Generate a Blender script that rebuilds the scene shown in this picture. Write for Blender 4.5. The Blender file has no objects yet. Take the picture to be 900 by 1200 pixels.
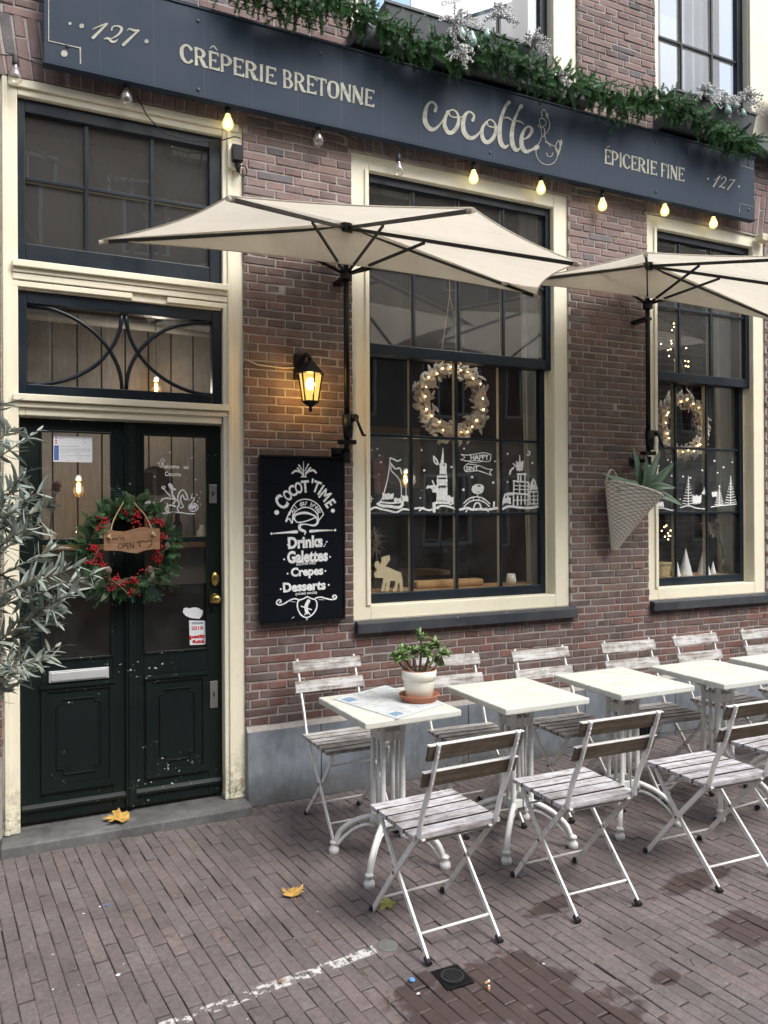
import bpy, bmesh, math, random
from mathutils import Vector, Matrix, noise
R = math.radians
PI = math.pi
random.seed(7)
S = bpy.context.scene
COL = S.collection

# ------------------------------------------------------------------ camera model (used to read real positions on real planes)
F_PX, YAW, PIT, ROL, DIST, CAMH = 900.0, R(25.017), R(0.096), R(-0.308), 4.25, 1.65
def _rot():
    c, s = math.cos(YAW), math.sin(YAW); A = Matrix(((c, -s, 0), (s, c, 0), (0, 0, 1)))
    c, s = math.cos(PIT), math.sin(PIT); B = Matrix(((1, 0, 0), (0, c, s), (0, -s, c)))
    c, s = math.cos(ROL), math.sin(ROL); C = Matrix(((c, 0, s), (0, 1, 0), (-s, 0, c)))
    return C @ B @ A
CM = _rot(); CMT = CM.transposed()
def ray(u, v): return CMT @ Vector(((u - 450) / F_PX, 1, (600 - v) / F_PX))
def W(u, v, y=0.0):
    r = ray(u, v); t = (y + DIST) / r.y
    return Vector((r.x * t, y, CAMH + r.z * t))
def G(u, v, z=0.0):
    r = ray(u, v); t = (z - CAMH) / r.z
    return Vector((r.x * t, r.y * t - DIST, z))

# ------------------------------------------------------------------ materials
def newmat(name):
    m = bpy.data.materials.new(name); m.use_nodes = True
    nt = m.node_tree; nt.nodes.clear()
    out = nt.nodes.new('ShaderNodeOutputMaterial')
    return m, nt, out
def N(nt, t, **kw):
    n = nt.nodes.new(t)
    for k, v in kw.items():
        if k.startswith('i_'): n.inputs[k[2:].replace('_', ' ')].default_value = v
        else: setattr(n, k, v)
    return n
def L(nt, a, b): nt.links.new(a, b)
def c4(c): return (c[0], c[1], c[2], 1)
def ramp(nt, src, stops):
    r = nt.nodes.new('ShaderNodeValToRGB')
    e = r.color_ramp.elements
    while len(e) < len(stops): e.new(0.5)
    for i, (p, c) in enumerate(stops):
        e[i].position = p; e[i].color = c4(c) if hasattr(c, '__len__') else (c, c, c, 1)
    L(nt, src, r.inputs[0]); return r.outputs[0]
def mixc(nt, fac, a, b, mode='MIX'):
    n = nt.nodes.new('ShaderNodeMix'); n.data_type = 'RGBA'; n.blend_type = mode
    for s, v in ((n.inputs[0], fac), (n.inputs[6], a), (n.inputs[7], b)):
        if isinstance(v, (int, float)): s.default_value = v
        elif isinstance(v, (tuple, list)): s.default_value = c4(v)
        else: L(nt, v, s)
    return n.outputs[2]
def math_(nt, op, a, b=None, c=None):
    n = nt.nodes.new('ShaderNodeMath'); n.operation = op
    for i, v in enumerate((a, b, c)):
        if v is None: continue
        if isinstance(v, (int, float)): n.inputs[i].default_value = v
        else: L(nt, v, n.inputs[i])
    return n.outputs[0]
def coords(nt, kind='Object', scale=(1, 1, 1), rnd=True):
    tc = nt.nodes.new('ShaderNodeTexCoord'); mp = nt.nodes.new('ShaderNodeMapping')
    mp.inputs['Scale'].default_value = scale
    if rnd:
        oi = nt.nodes.new('ShaderNodeObjectInfo'); mu = nt.nodes.new('ShaderNodeVectorMath'); mu.operation = 'SCALE'
        co = nt.nodes.new('ShaderNodeCombineXYZ')
        for i in range(3): L(nt, oi.outputs['Random'], co.inputs[i])
        L(nt, co.outputs[0], mu.inputs[0]); mu.inputs['Scale'].default_value = 37.0
        L(nt, mu.outputs[0], mp.inputs['Location'])
    L(nt, tc.outputs[kind], mp.inputs['Vector'])
    return mp.outputs[0]
def noise_(nt, vec, scale, detail=4, rough=0.6, dist=0.0):
    n = N(nt, 'ShaderNodeTexNoise'); n.inputs['Scale'].default_value = scale; n.inputs['Detail'].default_value = detail
    n.inputs['Roughness'].default_value = rough; n.inputs['Distortion'].default_value = dist
    L(nt, vec, n.inputs['Vector']); return n.outputs[0]
def bump_(nt, h, strength, dist=0.01):
    b = N(nt, 'ShaderNodeBump'); b.inputs['Strength'].default_value = strength; b.inputs['Distance'].default_value = dist
    L(nt, h, b.inputs['Height']); return b.outputs[0]
def pbsdf(nt, out, color, rough=0.6, metal=0.0, normal=None, spec=0.5):
    p = nt.nodes.new('ShaderNodeBsdfPrincipled')
    if isinstance(color, (tuple, list)): p.inputs['Base Color'].default_value = c4(color)
    else: L(nt, color, p.inputs['Base Color'])
    if isinstance(rough, (int, float)): p.inputs['Roughness'].default_value = rough
    else: L(nt, rough, p.inputs['Roughness'])
    p.inputs['Metallic'].default_value = metal
    p.inputs['Specular IOR Level'].default_value = spec
    if normal is not None: L(nt, normal, p.inputs['Normal'])
    L(nt, p.outputs[0], out.inputs[0]); return p
def simple(name, c, rough=0.6, metal=0.0, var=0.25, scale=8.0, bump=0.1, dark=None, spec=0.5, stretch=(1, 1, 1), bscale=None):
    m, nt, out = newmat(name)
    v = coords(nt, scale=stretch)
    n = noise_(nt, v, scale, 6, 0.65)
    d = dark or tuple(x * (1 - var) for x in c)
    b = tuple(min(1, x * (1 + var * .5)) for x in c)
    col = ramp(nt, n, [(0.3, d), (0.55, c), (0.75, b)])
    n2 = noise_(nt, v, bscale or scale * 12, 3)
    rr = ramp(nt, n, [(0.3, max(0, rough - .1)), (0.7, min(1, rough + .1))])
    pbsdf(nt, out, col, rr, metal, bump_(nt, n2, bump, 0.003) if bump else None, spec)
    return m
def paint(name, c, rough=0.35, chip=(0.6, 0.6, 0.55), chip_amt=0.72, dirt=(0.1, 0.09, 0.07), dirt_amt=0.35, bump=0.15, low=None, spec=0.5):
    """old brushed paint: broad soiling, fine chips, brush bump"""
    m, nt, out = newmat(name)
    v = coords(nt, rnd=False)
    n = noise_(nt, v, 3.5, 6, 0.7); col = mixc(nt, ramp(nt, n, [(0.42, 0.0), (0.78, dirt_amt)]), c, dirt)
    vs = coords(nt, scale=(1, 1, .25), rnd=False)
    st = noise_(nt, vs, 22, 4, 0.7); col = mixc(nt, ramp(nt, st, [(0.55, 0.0), (0.8, dirt_amt * .5)]), col, dirt)
    ch = noise_(nt, v, 45, 5, 0.6)
    big = noise_(nt, v, 3.1, 3, 0.6)
    mask = math_(nt, 'MULTIPLY', ramp(nt, ch, [(chip_amt - .01, 0), (chip_amt + .01, 1)]), ramp(nt, big, [(0.50, 0.0), (0.62, 1)]))
    if low:
        tc = N(nt, 'ShaderNodeNewGeometry'); sp = N(nt, 'ShaderNodeSeparateXYZ'); L(nt, tc.outputs['Position'], sp.inputs[0])
        z = math_(nt, 'ADD', sp.outputs[2], math_(nt, 'MULTIPLY', n, 0.35))
        lo = ramp(nt, z, [(low * .6 + .12, 1), (min(1, low + .3), 0)])
        gr = math_(nt, 'MULTIPLY', lo, ramp(nt, noise_(nt, v, 28, 6, .75), [(0.42, 0.0), (0.62, 0.9)]))
        col = mixc(nt, gr, col, tuple(x * .35 for x in dirt))
    col = mixc(nt, mask, col, chip)
    br = noise_(nt, coords(nt, scale=(1, 1, .08), rnd=False), 160, 2)
    pbsdf(nt, out, col, ramp(nt, n, [(0.3, rough), (0.8, min(1, rough + .25))]), 0, bump_(nt, br, bump, 0.002), spec)
    return m

def brick_mat():
    m, nt, out = newmat('fired_brick')
    at = N(nt, 'ShaderNodeAttribute'); at.attribute_name = 'bcol'
    v = coords(nt, rnd=False)
    n = noise_(nt, v, 60, 6, 0.7); n2 = noise_(nt, v, 9, 4, 0.6); n3 = noise_(nt, v, 260, 3, 0.6)
    col = mixc(nt, 1.0, at.outputs['Color'], ramp(nt, n, [(0.25, 0.68), (0.5, 1.0), (0.8, 1.28)]), 'MULTIPLY')
    col = mixc(nt, ramp(nt, n2, [(0.42, 0.0), (0.75, 0.38)]), col, (0.30, 0.27, 0.26))
    w = noise_(nt, v, 24, 5, 0.8)
    col = mixc(nt, ramp(nt, w, [(0.66, 0.0), (0.72, 0.5)]), col, (0.48, 0.44, 0.41))
    dk = noise_(nt, v, 1.7, 4, 0.6)
    col = mixc(nt, ramp(nt, dk, [(0.50, 0.0), (0.75, 0.35)]), col, (0.05, 0.04, 0.035))
    h = math_(nt, 'ADD', math_(nt, 'MULTIPLY', n, 0.7), math_(nt, 'MULTIPLY', n3, 0.4))
    pbsdf(nt, out, col, 0.88, 0, bump_(nt, h, 0.55, 0.004), 0.25)
    return m
def mortar_mat(name, c, c2):
    m, nt, out = newmat(name)
    v = coords(nt, rnd=False)
    n = noise_(nt, v, 5, 6, 0.7); n2 = noise_(nt, v, 180, 4, 0.7); nn = noise_(nt, v, 30, 5, 0.7)
    col = mixc(nt, ramp(nt, n, [(0.35, 0), (0.7, 1)]), c, c2)
    col = mixc(nt, ramp(nt, nn, [(0.5, 0), (0.75, .6)]), col, tuple(x * .45 for x in c))
    pbsdf(nt, out, col, 0.95, 0, bump_(nt, math_(nt, 'ADD', n2, nn), 0.6, 0.004), 0.2)
    return m
def paver_mat():
    m, nt, out = newmat('clinker_paver')
    at = N(nt, 'ShaderNodeAttribute'); at.attribute_name = 'bcol'
    v = coords(nt, rnd=False)
    n = noise_(nt, v, 42, 7, 0.7); n2 = noise_(nt, v, 3.0, 5, 0.65); n3 = noise_(nt, v, 190, 4, 0.65); n4 = noise_(nt, v, 13, 5, .7)
    col = mixc(nt, 1.0, at.outputs['Color'], ramp(nt, n, [(0.25, 0.62), (0.5, 1.0), (0.8, 1.35)]), 'MULTIPLY')
    col = mixc(nt, 1.0, col, ramp(nt, n3, [(0.3, 0.75), (0.5, 1.0), (0.75, 1.25)]), 'MULTIPLY')
    col = mixc(nt, ramp(nt, n2, [(0.40, 0.0), (0.72, 0.55)]), col, (0.055, 0.046, 0.045))
    col = mixc(nt, ramp(nt, n4, [(0.62, 0.0), (0.72, 0.45)]), col, (0.035, 0.028, 0.026))
    por = noise_(nt, v, 330, 3, 0.6); col = mixc(nt, ramp(nt, por, [(0.64, 0), (0.70, .6)]), col, (0.05, 0.04, 0.04))
    sw = noise_(nt, v, 21, 5, .8); col = mixc(nt, ramp(nt, sw, [(0.60, 0), (0.72, .35)]), col, (0.26, 0.24, 0.235))
    # pale droppings and worn flecks
    vor = N(nt, 'ShaderNodeTexVoronoi'); vor.inputs['Scale'].default_value = 14; L(nt, v, vor.inputs['Vector'])
    fl = math_(nt, 'MULTIPLY', ramp(nt, math_(nt, 'ADD', vor.outputs['Distance'], math_(nt, 'MULTIPLY', n3, 0.1)), [(0.105, 1), (0.125, 0)]), ramp(nt, n4, [(0.5, 0), (0.56, 1)]))
    col = mixc(nt, math_(nt, 'MULTIPLY', fl, 0.5), col, (0.40, 0.38, 0.36))
    tc = N(nt, 'ShaderNodeNewGeometry'); sp = N(nt, 'ShaderNodeSeparateXYZ'); L(nt, tc.outputs['Position'], sp.inputs[0])
    X, Y = sp.outputs[0], sp.outputs[1]
    nz = noise_(nt, v, 7, 5, 0.6)
    wet = None
    def blob(cx, cy, rx, ry, rot, soft=0.25):
        c, s = math.cos(rot), math.sin(rot)
        dx = math_(nt, 'SUBTRACT', X, cx); dy = math_(nt, 'SUBTRACT', Y, cy)
        a = math_(nt, 'DIVIDE', math_(nt, 'ADD', math_(nt, 'MULTIPLY', dx, c), math_(nt, 'MULTIPLY', dy, s)), rx)
        b = math_(nt, 'DIVIDE', math_(nt, 'SUBTRACT', math_(nt, 'MULTIPLY', dy, c), math_(nt, 'MULTIPLY', dx, s)), ry)
        d = math_(nt, 'SQRT', math_(nt, 'ADD', math_(nt, 'MULTIPLY', a, a), math_(nt, 'MULTIPLY', b, b)))
        d = math_(nt, 'ADD', d, math_(nt, 'MULTIPLY', math_(nt, 'SUBTRACT', nz, 0.5), 2.0))
        return ramp(nt, d, [(0.80, 1), (0.86 + soft * .9, 0)])
    for b in ((1.47, -2.00, 0.36, 0.20, -0.1, .12), (1.62, -2.28, 0.3, 0.24, -0.5, .12), (1.24, -1.86, .13, .06, .3, .1), (1.25, -2.02, .14, .09, -.3, .12),
              (2.58, -2.10, 0.19, 0.12, -0.2, .12), (2.72, -1.72, 0.3, 0.07, 0.1, .3), (2.0, -1.62, .2, .05, .2, .4), (2.05, -2.2, .07, .04, .2, .3)):
        w = blob(*b); wet = w if wet is None else math_(nt, 'MAXIMUM', wet, w)
    col = mixc(nt, math_(nt, 'MULTIPLY', wet, 0.72), col, (0.045, 0.026, 0.022))
    # worn white line
    ln = math_(nt, 'ABSOLUTE', math_(nt, 'SUBTRACT', math_(nt, 'SUBTRACT', Y, -1.705), math_(nt, 'MULTIPLY', math_(nt, 'SUBTRACT', X, 0.33), 0.125)))
    lm = ramp(nt, ln, [(0.024, 1), (0.027, 0)])
    xr = math_(nt, 'MULTIPLY', math_(nt, 'GREATER_THAN', X, -0.2), math_(nt, 'LESS_THAN', X, 1.19))
    wn = noise_(nt, v, 34, 6, 0.72)
    wear = ramp(nt, math_(nt, 'ADD', wn, math_(nt, 'MULTIPLY', math_(nt, 'SUBTRACT', noise_(nt, v, 4.5, 2), .5), .5)), [(0.47, 0), (0.51, 1)])
    lm = math_(nt, 'MULTIPLY', math_(nt, 'MULTIPLY', lm, xr), wear)
    col = mixc(nt, math_(nt, 'MULTIPLY', lm, 0.9), col, (0.62, 0.62, 0.60))
    rough = mixc(nt, wet, (0.72, 0.72, 0.72), (0.5, 0.5, 0.5))
    h = math_(nt, 'ADD', math_(nt, 'MULTIPLY', n, 0.8), math_(nt, 'MULTIPLY', n3, 0.5))
    pbsdf(nt, out, col, rough, 0, bump_(nt, h, 0.5, 0.004), 0.4)
    return m
def stone_mat(name, c, c2, rough=0.7, low=True):
    m, nt, out = newmat(name)
    v = coords(nt, rnd=False)
    n = noise_(nt, v, 4, 7, 0.68); n2 = noise_(nt, v, 120, 4, 0.7); n3 = noise_(nt, coords(nt, scale=(1, 1, .3), rnd=False), 16, 5, 0.7)
    col = mixc(nt, ramp(nt, n, [(0.3, 0), (0.72, 1)]), c, c2)
    col = mixc(nt, ramp(nt, n3, [(0.45, 0), (0.8, .6)]), col, tuple(x * .45 for x in c))
    col = mixc(nt, ramp(nt, noise_(nt, v, 22, 5, .75), [(0.66, 0), (0.72, .5)]), col, (0.42, 0.42, 0.40))
    if low:
        tc = N(nt, 'ShaderNodeNewGeometry'); sp = N(nt, 'ShaderNodeSeparateXYZ'); L(nt, tc.outputs['Position'], sp.inputs[0])
        z = math_(nt, 'ADD', sp.outputs[2], math_(nt, 'MULTIPLY', n, 0.25))
        col = mixc(nt, ramp(nt, z, [(0.12, .6), (0.30, 0)]), col, (0.09, 0.08, 0.065))
    pbsdf(nt, out, col, rough, 0, bump_(nt, math_(nt, 'ADD', n2, n), 0.35, 0.004), 0.3)
    return m
def wood_mat(name, base, pale, amt=0.5, axis='x', rough=0.75, dirt=(0.07, 0.06, 0.05)):
    m, nt, out = newmat(name)
    sc = {'x': (1, 14, 14), 'y': (14, 1, 14), 'z': (14, 14, 1)}[axis]
    v = coords(nt, scale=sc)
    g = noise_(nt, v, 4.5, 6, 0.7, 0.4); g2 = noise_(nt, v, 14, 4, 0.7)
    v2 = coords(nt); w = noise_(nt, v2, 16, 6, 0.75)
    mask = math_(nt, 'ADD', math_(nt, 'MULTIPLY', g, 0.6), math_(nt, 'MULTIPLY', w, 0.4))
    col = mixc(nt, ramp(nt, mask, [(0.62 - amt * .35, 0.0), (0.70 - amt * .2, 1.0)]), base, pale)
    col = mixc(nt, ramp(nt, g2, [(0.55, 0), (0.72, .55)]), col, dirt)
    pbsdf(nt, out, col, rough, 0, bump_(nt, g2, 0.35, 0.003), 0.3)
    return m
def table_mat():
    m, nt, out = newmat('scuffed_painted_tabletop')
    v = coords(nt); vg = coords(nt, scale=(1, 9, 9)); g = noise_(nt, vg, 3, 6, .7); w = noise_(nt, v, 5, 6, .7); sp = noise_(nt, v, 38, 6, .75); sc = noise_(nt, coords(nt, scale=(3, 40, 3)), 3, 4, .7)
    col = mixc(nt, ramp(nt, w, [(.38, 0), (.68, 1)]), (0.66, 0.68, 0.63), (0.54, 0.55, 0.48))
    col = mixc(nt, ramp(nt, g, [(.55, 0), (.75, .5)]), col, (0.50, 0.47, 0.38))
    col = mixc(nt, ramp(nt, sp, [(.62, 0), (.67, .7)]), col, (0.36, 0.30, 0.22))
    col = mixc(nt, ramp(nt, sc, [(.68, 0), (.71, .45)]), col, (0.42, 0.39, 0.33))
    vor = N(nt, 'ShaderNodeTexVoronoi'); vor.inputs['Scale'].default_value = 6; L(nt, v, vor.inputs['Vector'])
    ring = ramp(nt, math_(nt, 'ABSOLUTE', math_(nt, 'SUBTRACT', vor.outputs['Distance'], .26)), [(.006, .22), (.016, 0)])
    col = mixc(nt, ring, col, (0.45, 0.42, 0.34))
    pbsdf(nt, out, col, ramp(nt, w, [(.3, .38), (.7, .62)]), 0, bump_(nt, math_(nt, 'ADD', g, sp), .35, .003), .4)
    return m
def glass_mat(name, tint=(0.95, 0.97, 0.96), boost=1.6, rough=0.0, dust=0.03, even=False):
    m, nt, out = newmat(name)
    tr = N(nt, 'ShaderNodeBsdfTransparent'); tr.inputs[0].default_value = c4(tint)
    gl = N(nt, 'ShaderNodeBsdfGlossy'); gl.inputs['Roughness'].default_value = rough; gl.inputs['Color'].default_value = (1, 1, 1, 1)
    b = bump_(nt, noise_(nt, coords(nt, rnd=False), 2.2, 2, .5), 0.06, 0.01); L(nt, b, gl.inputs['Normal'])
    ge = N(nt, 'ShaderNodeNewGeometry'); dt = N(nt, 'ShaderNodeVectorMath', operation='DOT_PRODUCT')
    L(nt, ge.outputs['Incoming'], dt.inputs[0]); L(nt, ge.outputs['Normal'], dt.inputs[1])
    ct = math_(nt, 'SUBTRACT', 1.0, math_(nt, 'ABSOLUTE', dt.outputs['Value']))
    fr = math_(nt, 'ADD', 0.04, math_(nt, 'MULTIPLY', math_(nt, 'POWER', ct, 5.0), 0.96))     # Schlick, same from both sides
    mx = N(nt, 'ShaderNodeMixShader'); L(nt, math_(nt, 'MINIMUM', math_(nt, 'MULTIPLY', fr, boost), 1.0), mx.inputs[0])
    L(nt, tr.outputs[0], mx.inputs[1]); L(nt, gl.outputs[0], mx.inputs[2])
    df = N(nt, 'ShaderNodeBsdfDiffuse'); df.inputs[0].default_value = (0.6, 0.6, 0.58, 1)
    m2 = N(nt, 'ShaderNodeMixShader')
    sm = noise_(nt, coords(nt, rnd=False), 6, 6, .7)
    L(nt, ramp(nt, sm, [(0.3, dust * .85), (0.8, dust * 1.15)] if even else [(0.4, dust * .3), (0.8, dust * 1.8)]), m2.inputs[0])
    L(nt, mx.outputs[0], m2.inputs[1]); L(nt, df.outputs[0], m2.inputs[2]); L(nt, m2.outputs[0], out.inputs[0])
    return m
def emis(name, c, s):
    m, nt, out = newmat(name); e = N(nt, 'ShaderNodeEmission'); e.inputs[0].default_value = c4(c); e.inputs[1].default_value = s
    L(nt, e.outputs[0], out.inputs[0]); return m
def leafmat(name, c1, c2, rough=0.5, trans=0.25, spec=.5):
    m, nt, out = newmat(name)
    at = N(nt, 'ShaderNodeAttribute'); at.attribute_name = 'bcol'
    v = coords(nt); n = noise_(nt, v, 30, 3)
    sp = N(nt, 'ShaderNodeSeparateColor'); L(nt, at.outputs['Color'], sp.inputs[0])
    col = mixc(nt, math_(nt, 'ADD', math_(nt, 'MULTIPLY', sp.outputs[0], .75), math_(nt, 'MULTIPLY', n, .25)), c1, c2)
    p = pbsdf(nt, out, col, rough, 0, None, spec)
    t = N(nt, 'ShaderNodeBsdfTranslucent'); L(nt, col, t.inputs[0])
    mx = N(nt, 'ShaderNodeMixShader'); mx.inputs[0].default_value = trans
    L(nt, p.outputs[0], mx.inputs[1]); L(nt, t.outputs[0], mx.inputs[2]); L(nt, mx.outputs[0], out.inputs[0])
    return m

M = {}
M['brick'] = brick_mat()
M['mortar'] = mortar_mat('lime_mortar', (0.42, 0.39, 0.365), (0.29, 0.27, 0.25))
M['grout'] = mortar_mat('sand_joint', (0.085, 0.075, 0.07), (0.05, 0.044, 0.042))
M['paver'] = paver_mat()
M['cream'] = paint('cream_paint', (0.83, 0.785, 0.62), 0.35, (0.42, 0.38, 0.30), 0.735, (0.46, 0.42, 0.30), 0.25, .2, low=0.25)
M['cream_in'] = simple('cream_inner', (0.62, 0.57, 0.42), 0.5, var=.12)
M['navy'] = paint('navy_paint', (0.0065, 0.013, 0.021), 0.28, (0.2, 0.22, 0.2), 0.78, (0.02, 0.03, 0.035), 0.3, .1, spec=.35)
M['door'] = paint('dark_green_paint', (0.0045, 0.0105, 0.0095), 0.32, (0.6, 0.62, 0.58), 0.665, (0.016, 0.02, 0.018), 0.3, .12, low=0.1, spec=.3)
M['sign'] = paint('slate_blue_paint', (0.022, 0.037, 0.062), 0.6, (0.25, 0.28, 0.3), 0.80, (0.055, 0.075, 0.11), 0.35, .1, spec=.3)
M['signtxt'] = simple('faded_gilt_paint', (0.40, 0.40, 0.33), 0.6, var=.5, scale=22)
M['ledge'] = paint('grey_ledge_paint', (0.055, 0.065, 0.08), 0.5, (0.4, 0.4, 0.38), 0.76, (0.10, 0.10, 0.10), 0.4, .2)
M['sill'] = paint('dark_sill_paint', (0.020, 0.026, 0.036), 0.5, (0.40, 0.40, 0.39), 0.66, (0.13, 0.13, 0.13), 0.45, .3)
M['plinth'] = stone_mat('bluestone', (0.135, 0.16, 0.19), (0.27, 0.30, 0.33))
M['step'] = stone_mat('worn_step_stone', (0.055, 0.056, 0.056), (0.20, 0.205, 0.205), .6, False)
M['white_metal'] = simple('white_enamel', (0.84, 0.83, 0.80), 0.35, var=.08, scale=10, bump=.12)
M['iron_white'] = simple('cast_iron_grey_white', (0.70, 0.71, 0.69), 0.42, var=.25, scale=9, bump=.25)
M['black_metal'] = simple('black_metal', (0.007, 0.008, 0.009), 0.4, 0.0, var=.3, bump=.05, spec=.25)
M['rubber'] = simple('black_rubber', (0.02, 0.02, 0.022), 0.8)
M['rust'] = simple('rust', (0.22, 0.09, 0.04), 0.8)
M['slat'] = wood_mat('weathered_whitewashed_slat', (0.20, 0.17, 0.145), (0.60, 0.60, 0.64), 0.66, dirt=(0.055, 0.045, 0.04))
M['slat_grey'] = wood_mat('weathered_grey_slat', (0.19, 0.165, 0.14), (0.55, 0.55, 0.55), 0.60)
M['slat_gap'] = wood_mat('slat_gap_shade', (0.05, 0.04, 0.032), (0.09, 0.075, 0.06), 0.4)
M['slat_back'] = wood_mat('bare_brown_slat', (0.095, 0.073, 0.052), (0.17, 0.14, 0.11), 0.45)
M['table_top'] = wood_mat('chipped_cream_tabletop', (0.63, 0.635, 0.54), (0.70, 0.71, 0.62), 0.6, rough=.5, dirt=(0.50, 0.48, 0.40))
M['table_top'] = table_mat()
M['brass'] = simple('brass', (0.62, 0.43, 0.14), 0.28, 1.0, var=.25)
M['steel'] = simple('brushed_steel', (0.55, 0.55, 0.54), 0.35, 1.0)
M['stud'] = simple('worn_steel', (0.32, 0.33, 0.32), 0.4, 0.5, var=.3)
M['aluminium'] = simple('anodised_aluminium', (0.62, 0.64, 0.65), 0.45, 0.35, var=.12)
M['terracotta'] = simple('terracotta', (0.36, 0.13, 0.07), 0.6)
M['pot_white'] = simple('cream_pot', (0.78, 0.76, 0.66), 0.3, var=.06)
M['board'] = simple('blackboard_paint', (0.0035, 0.0055, 0.0095), 0.8, var=.3, spec=.12)
M['chalk'] = simple('chalk_white', (0.86, 0.88, 0.88), 0.8, var=.3, scale=60)
M['paper'] = simple('paper_white', (0.80, 0.83, 0.86), 0.7, var=.03)
M['ink_blue'] = simple('print_blue', (0.10, 0.17, 0.42), 0.6)
M['ink_grey'] = simple('print_grey', (0.35, 0.37, 0.42), 0.6)
M['menu_paper'] = simple('laminated_menu_sheet', (0.60, 0.64, 0.66), 0.3, var=.12, scale=14)
M['ink_pale_blue'] = simple('pale_print_blue', (0.22, 0.36, 0.52), 0.4, var=.5, scale=60)
M['ink_pale_grey'] = simple('pale_print_grey', (0.48, 0.51, 0.54), 0.4)
M['ink_red'] = simple('print_red', (0.55, 0.03, 0.04), 0.5)
M['glass'] = glass_mat('window_glass', boost=2.4)
M['glass_top'] = glass_mat('upper_window_glass', (0.72, 0.77, 0.82), 2.2)
M['glass_mid'] = glass_mat('sash_glass', (0.90, 0.93, 0.95), 2.6, dust=.075, even=True)
M['glass_dusty'] = glass_mat('dusty_glass', (0.85, 0.87, 0.88), 3.2, dust=.085, even=True)
M['bulb_glass'] = glass_mat('bulb_glass', (0.97, 0.95, 0.88), 3.0, dust=0.22)
M['rope'] = simple('twine', (0.45, 0.33, 0.17), 0.9)
M['cable'] = simple('black_cable', (0.02, 0.02, 0.022), 0.6)
M['wicker'] = simple('grey_wicker', (0.50, 0.46, 0.40), 0.85, var=.45, scale=40)
M['wicker2'] = leafmat('woven_willow', (0.26, 0.225, 0.19), (0.90, 0.87, 0.80), .85, .0, .2)
M['plank_sign'] = wood_mat('driftwood', (0.27, 0.15, 0.08), (0.36, 0.22, 0.13), 0.4)
M['pine'] = leafmat('pine_needles', (0.014, 0.055, 0.020), (0.10, 0.24, 0.09), .6, .15)
M['spruce'] = leafmat('spruce_needles', (0.035, 0.085, 0.065), (0.12, 0.22, 0.17), .6, .15)
M['wleaf'] = leafmat('wreath_leaves', (0.02, 0.05, 0.018), (0.10, 0.15, 0.06), .45, .15)
M['olive'] = leafmat('olive_leaves', (0.24, 0.29, 0.235), (0.62, 0.68, 0.63), .55, .4)
M['jade'] = leafmat('succulent_leaves', (0.10, 0.20, 0.06), (0.30, 0.42, 0.17), .4, .2)
M['aloe'] = leafmat('aloe_leaf', (0.06, 0.12, 0.075), (0.15, 0.24, 0.15), .45, .1)
M['bark'] = simple('bark', (0.17, 0.13, 0.09), 0.9, var=.4, scale=30, bump=.5)
M['berry'] = simple('red_berry', (0.42, 0.012, 0.018), 0.3, var=.3, scale=60)
M['silver'] = simple('silver_glitter', (0.62, 0.62, 0.62), 0.4, 0.3, var=.4, scale=60, bump=.5)
M['teal'] = simple('pale_teal_ornament', (0.33, 0.50, 0.47), 0.25)
M['wleaf_white'] = leafmat('frosted_leaves', (0.60, 0.53, 0.46), (0.86, 0.80, 0.72), .6, .35)
M['plywood'] = wood_mat('birch_ply', (0.62, 0.50, 0.31), (0.72, 0.60, 0.40), 0.5, 'z')
M['oak'] = wood_mat('oak_board', (0.42, 0.25, 0.11), (0.52, 0.33, 0.16), 0.5)
M['curtain'] = simple('linen_curtain', (0.62, 0.60, 0.52), 0.9, var=.1)
M['curtain_white'] = simple('white_voile', (0.52, 0.56, 0.60), 0.9, var=.06)
M['amber_bulb'] = glass_mat('amber_bulb_glass', (1.0, 0.78, 0.42), 2.0, dust=.05)
M['room'] = simple('dark_room_wall', (0.060, 0.050, 0.045), 0.85, var=.3, scale=2)
M['room_floor'] = simple('dark_floor', (0.05, 0.035, 0.025), 0.5)
M['plank_in'] = wood_mat('interior_planks', (0.36, 0.335, 0.30), (0.45, 0.42, 0.385), 0.5, 'z', dirt=(.22, .19, .16))
M['tile_in'] = simple('interior_tiles', (0.42, 0.40, 0.36), 0.3, var=.08)
M['beam_in'] = simple('dark_beam', (0.04, 0.028, 0.02), 0.8, var=.4, scale=20, stretch=(.2, 1, 1))
M['pipe_in'] = simple('white_pipe', (0.55, 0.52, 0.46), 0.5)
M['filament'] = emis('warm_filament', (1.0, 0.52, 0.15), 16)
def litbulb():
    m, nt, out = newmat('warm_bulb_glow'); lw = N(nt, 'ShaderNodeLayerWeight'); lw.inputs[0].default_value = .5
    e = N(nt, 'ShaderNodeEmission'); L(nt, ramp(nt, lw.outputs['Facing'], [(.0, (1, .90, .55)), (.35, (1, .76, .28)), (.9, (.62, .42, .14))]), e.inputs[0]); e.inputs[1].default_value = 1.15
    g = N(nt, 'ShaderNodeBsdfGlossy'); g.inputs['Roughness'].default_value = .05; ad = N(nt, 'ShaderNodeMixShader'); ad.inputs[0].default_value = .08
    L(nt, e.outputs[0], ad.inputs[1]); L(nt, g.outputs[0], ad.inputs[2]); L(nt, ad.outputs[0], out.inputs[0]); return m
M['lit_bulb'] = litbulb()
M['lamp_lit'] = emis('lantern_bulb', (1.0, 0.70, 0.28), 45)
M['fairy'] = emis('fairy_light', (1.0, 0.62, 0.25), 9)
M['leaf_y'] = simple('autumn_yellow', (0.55, 0.33, 0.08), 0.7, var=.4, scale=40)
M['leaf_g'] = simple('autumn_green', (0.28, 0.29, 0.07), 0.7, var=.4, scale=40)
M['leaf_b'] = simple('autumn_brown', (0.34, 0.20, 0.10), 0.8, var=.4, scale=40)
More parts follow.
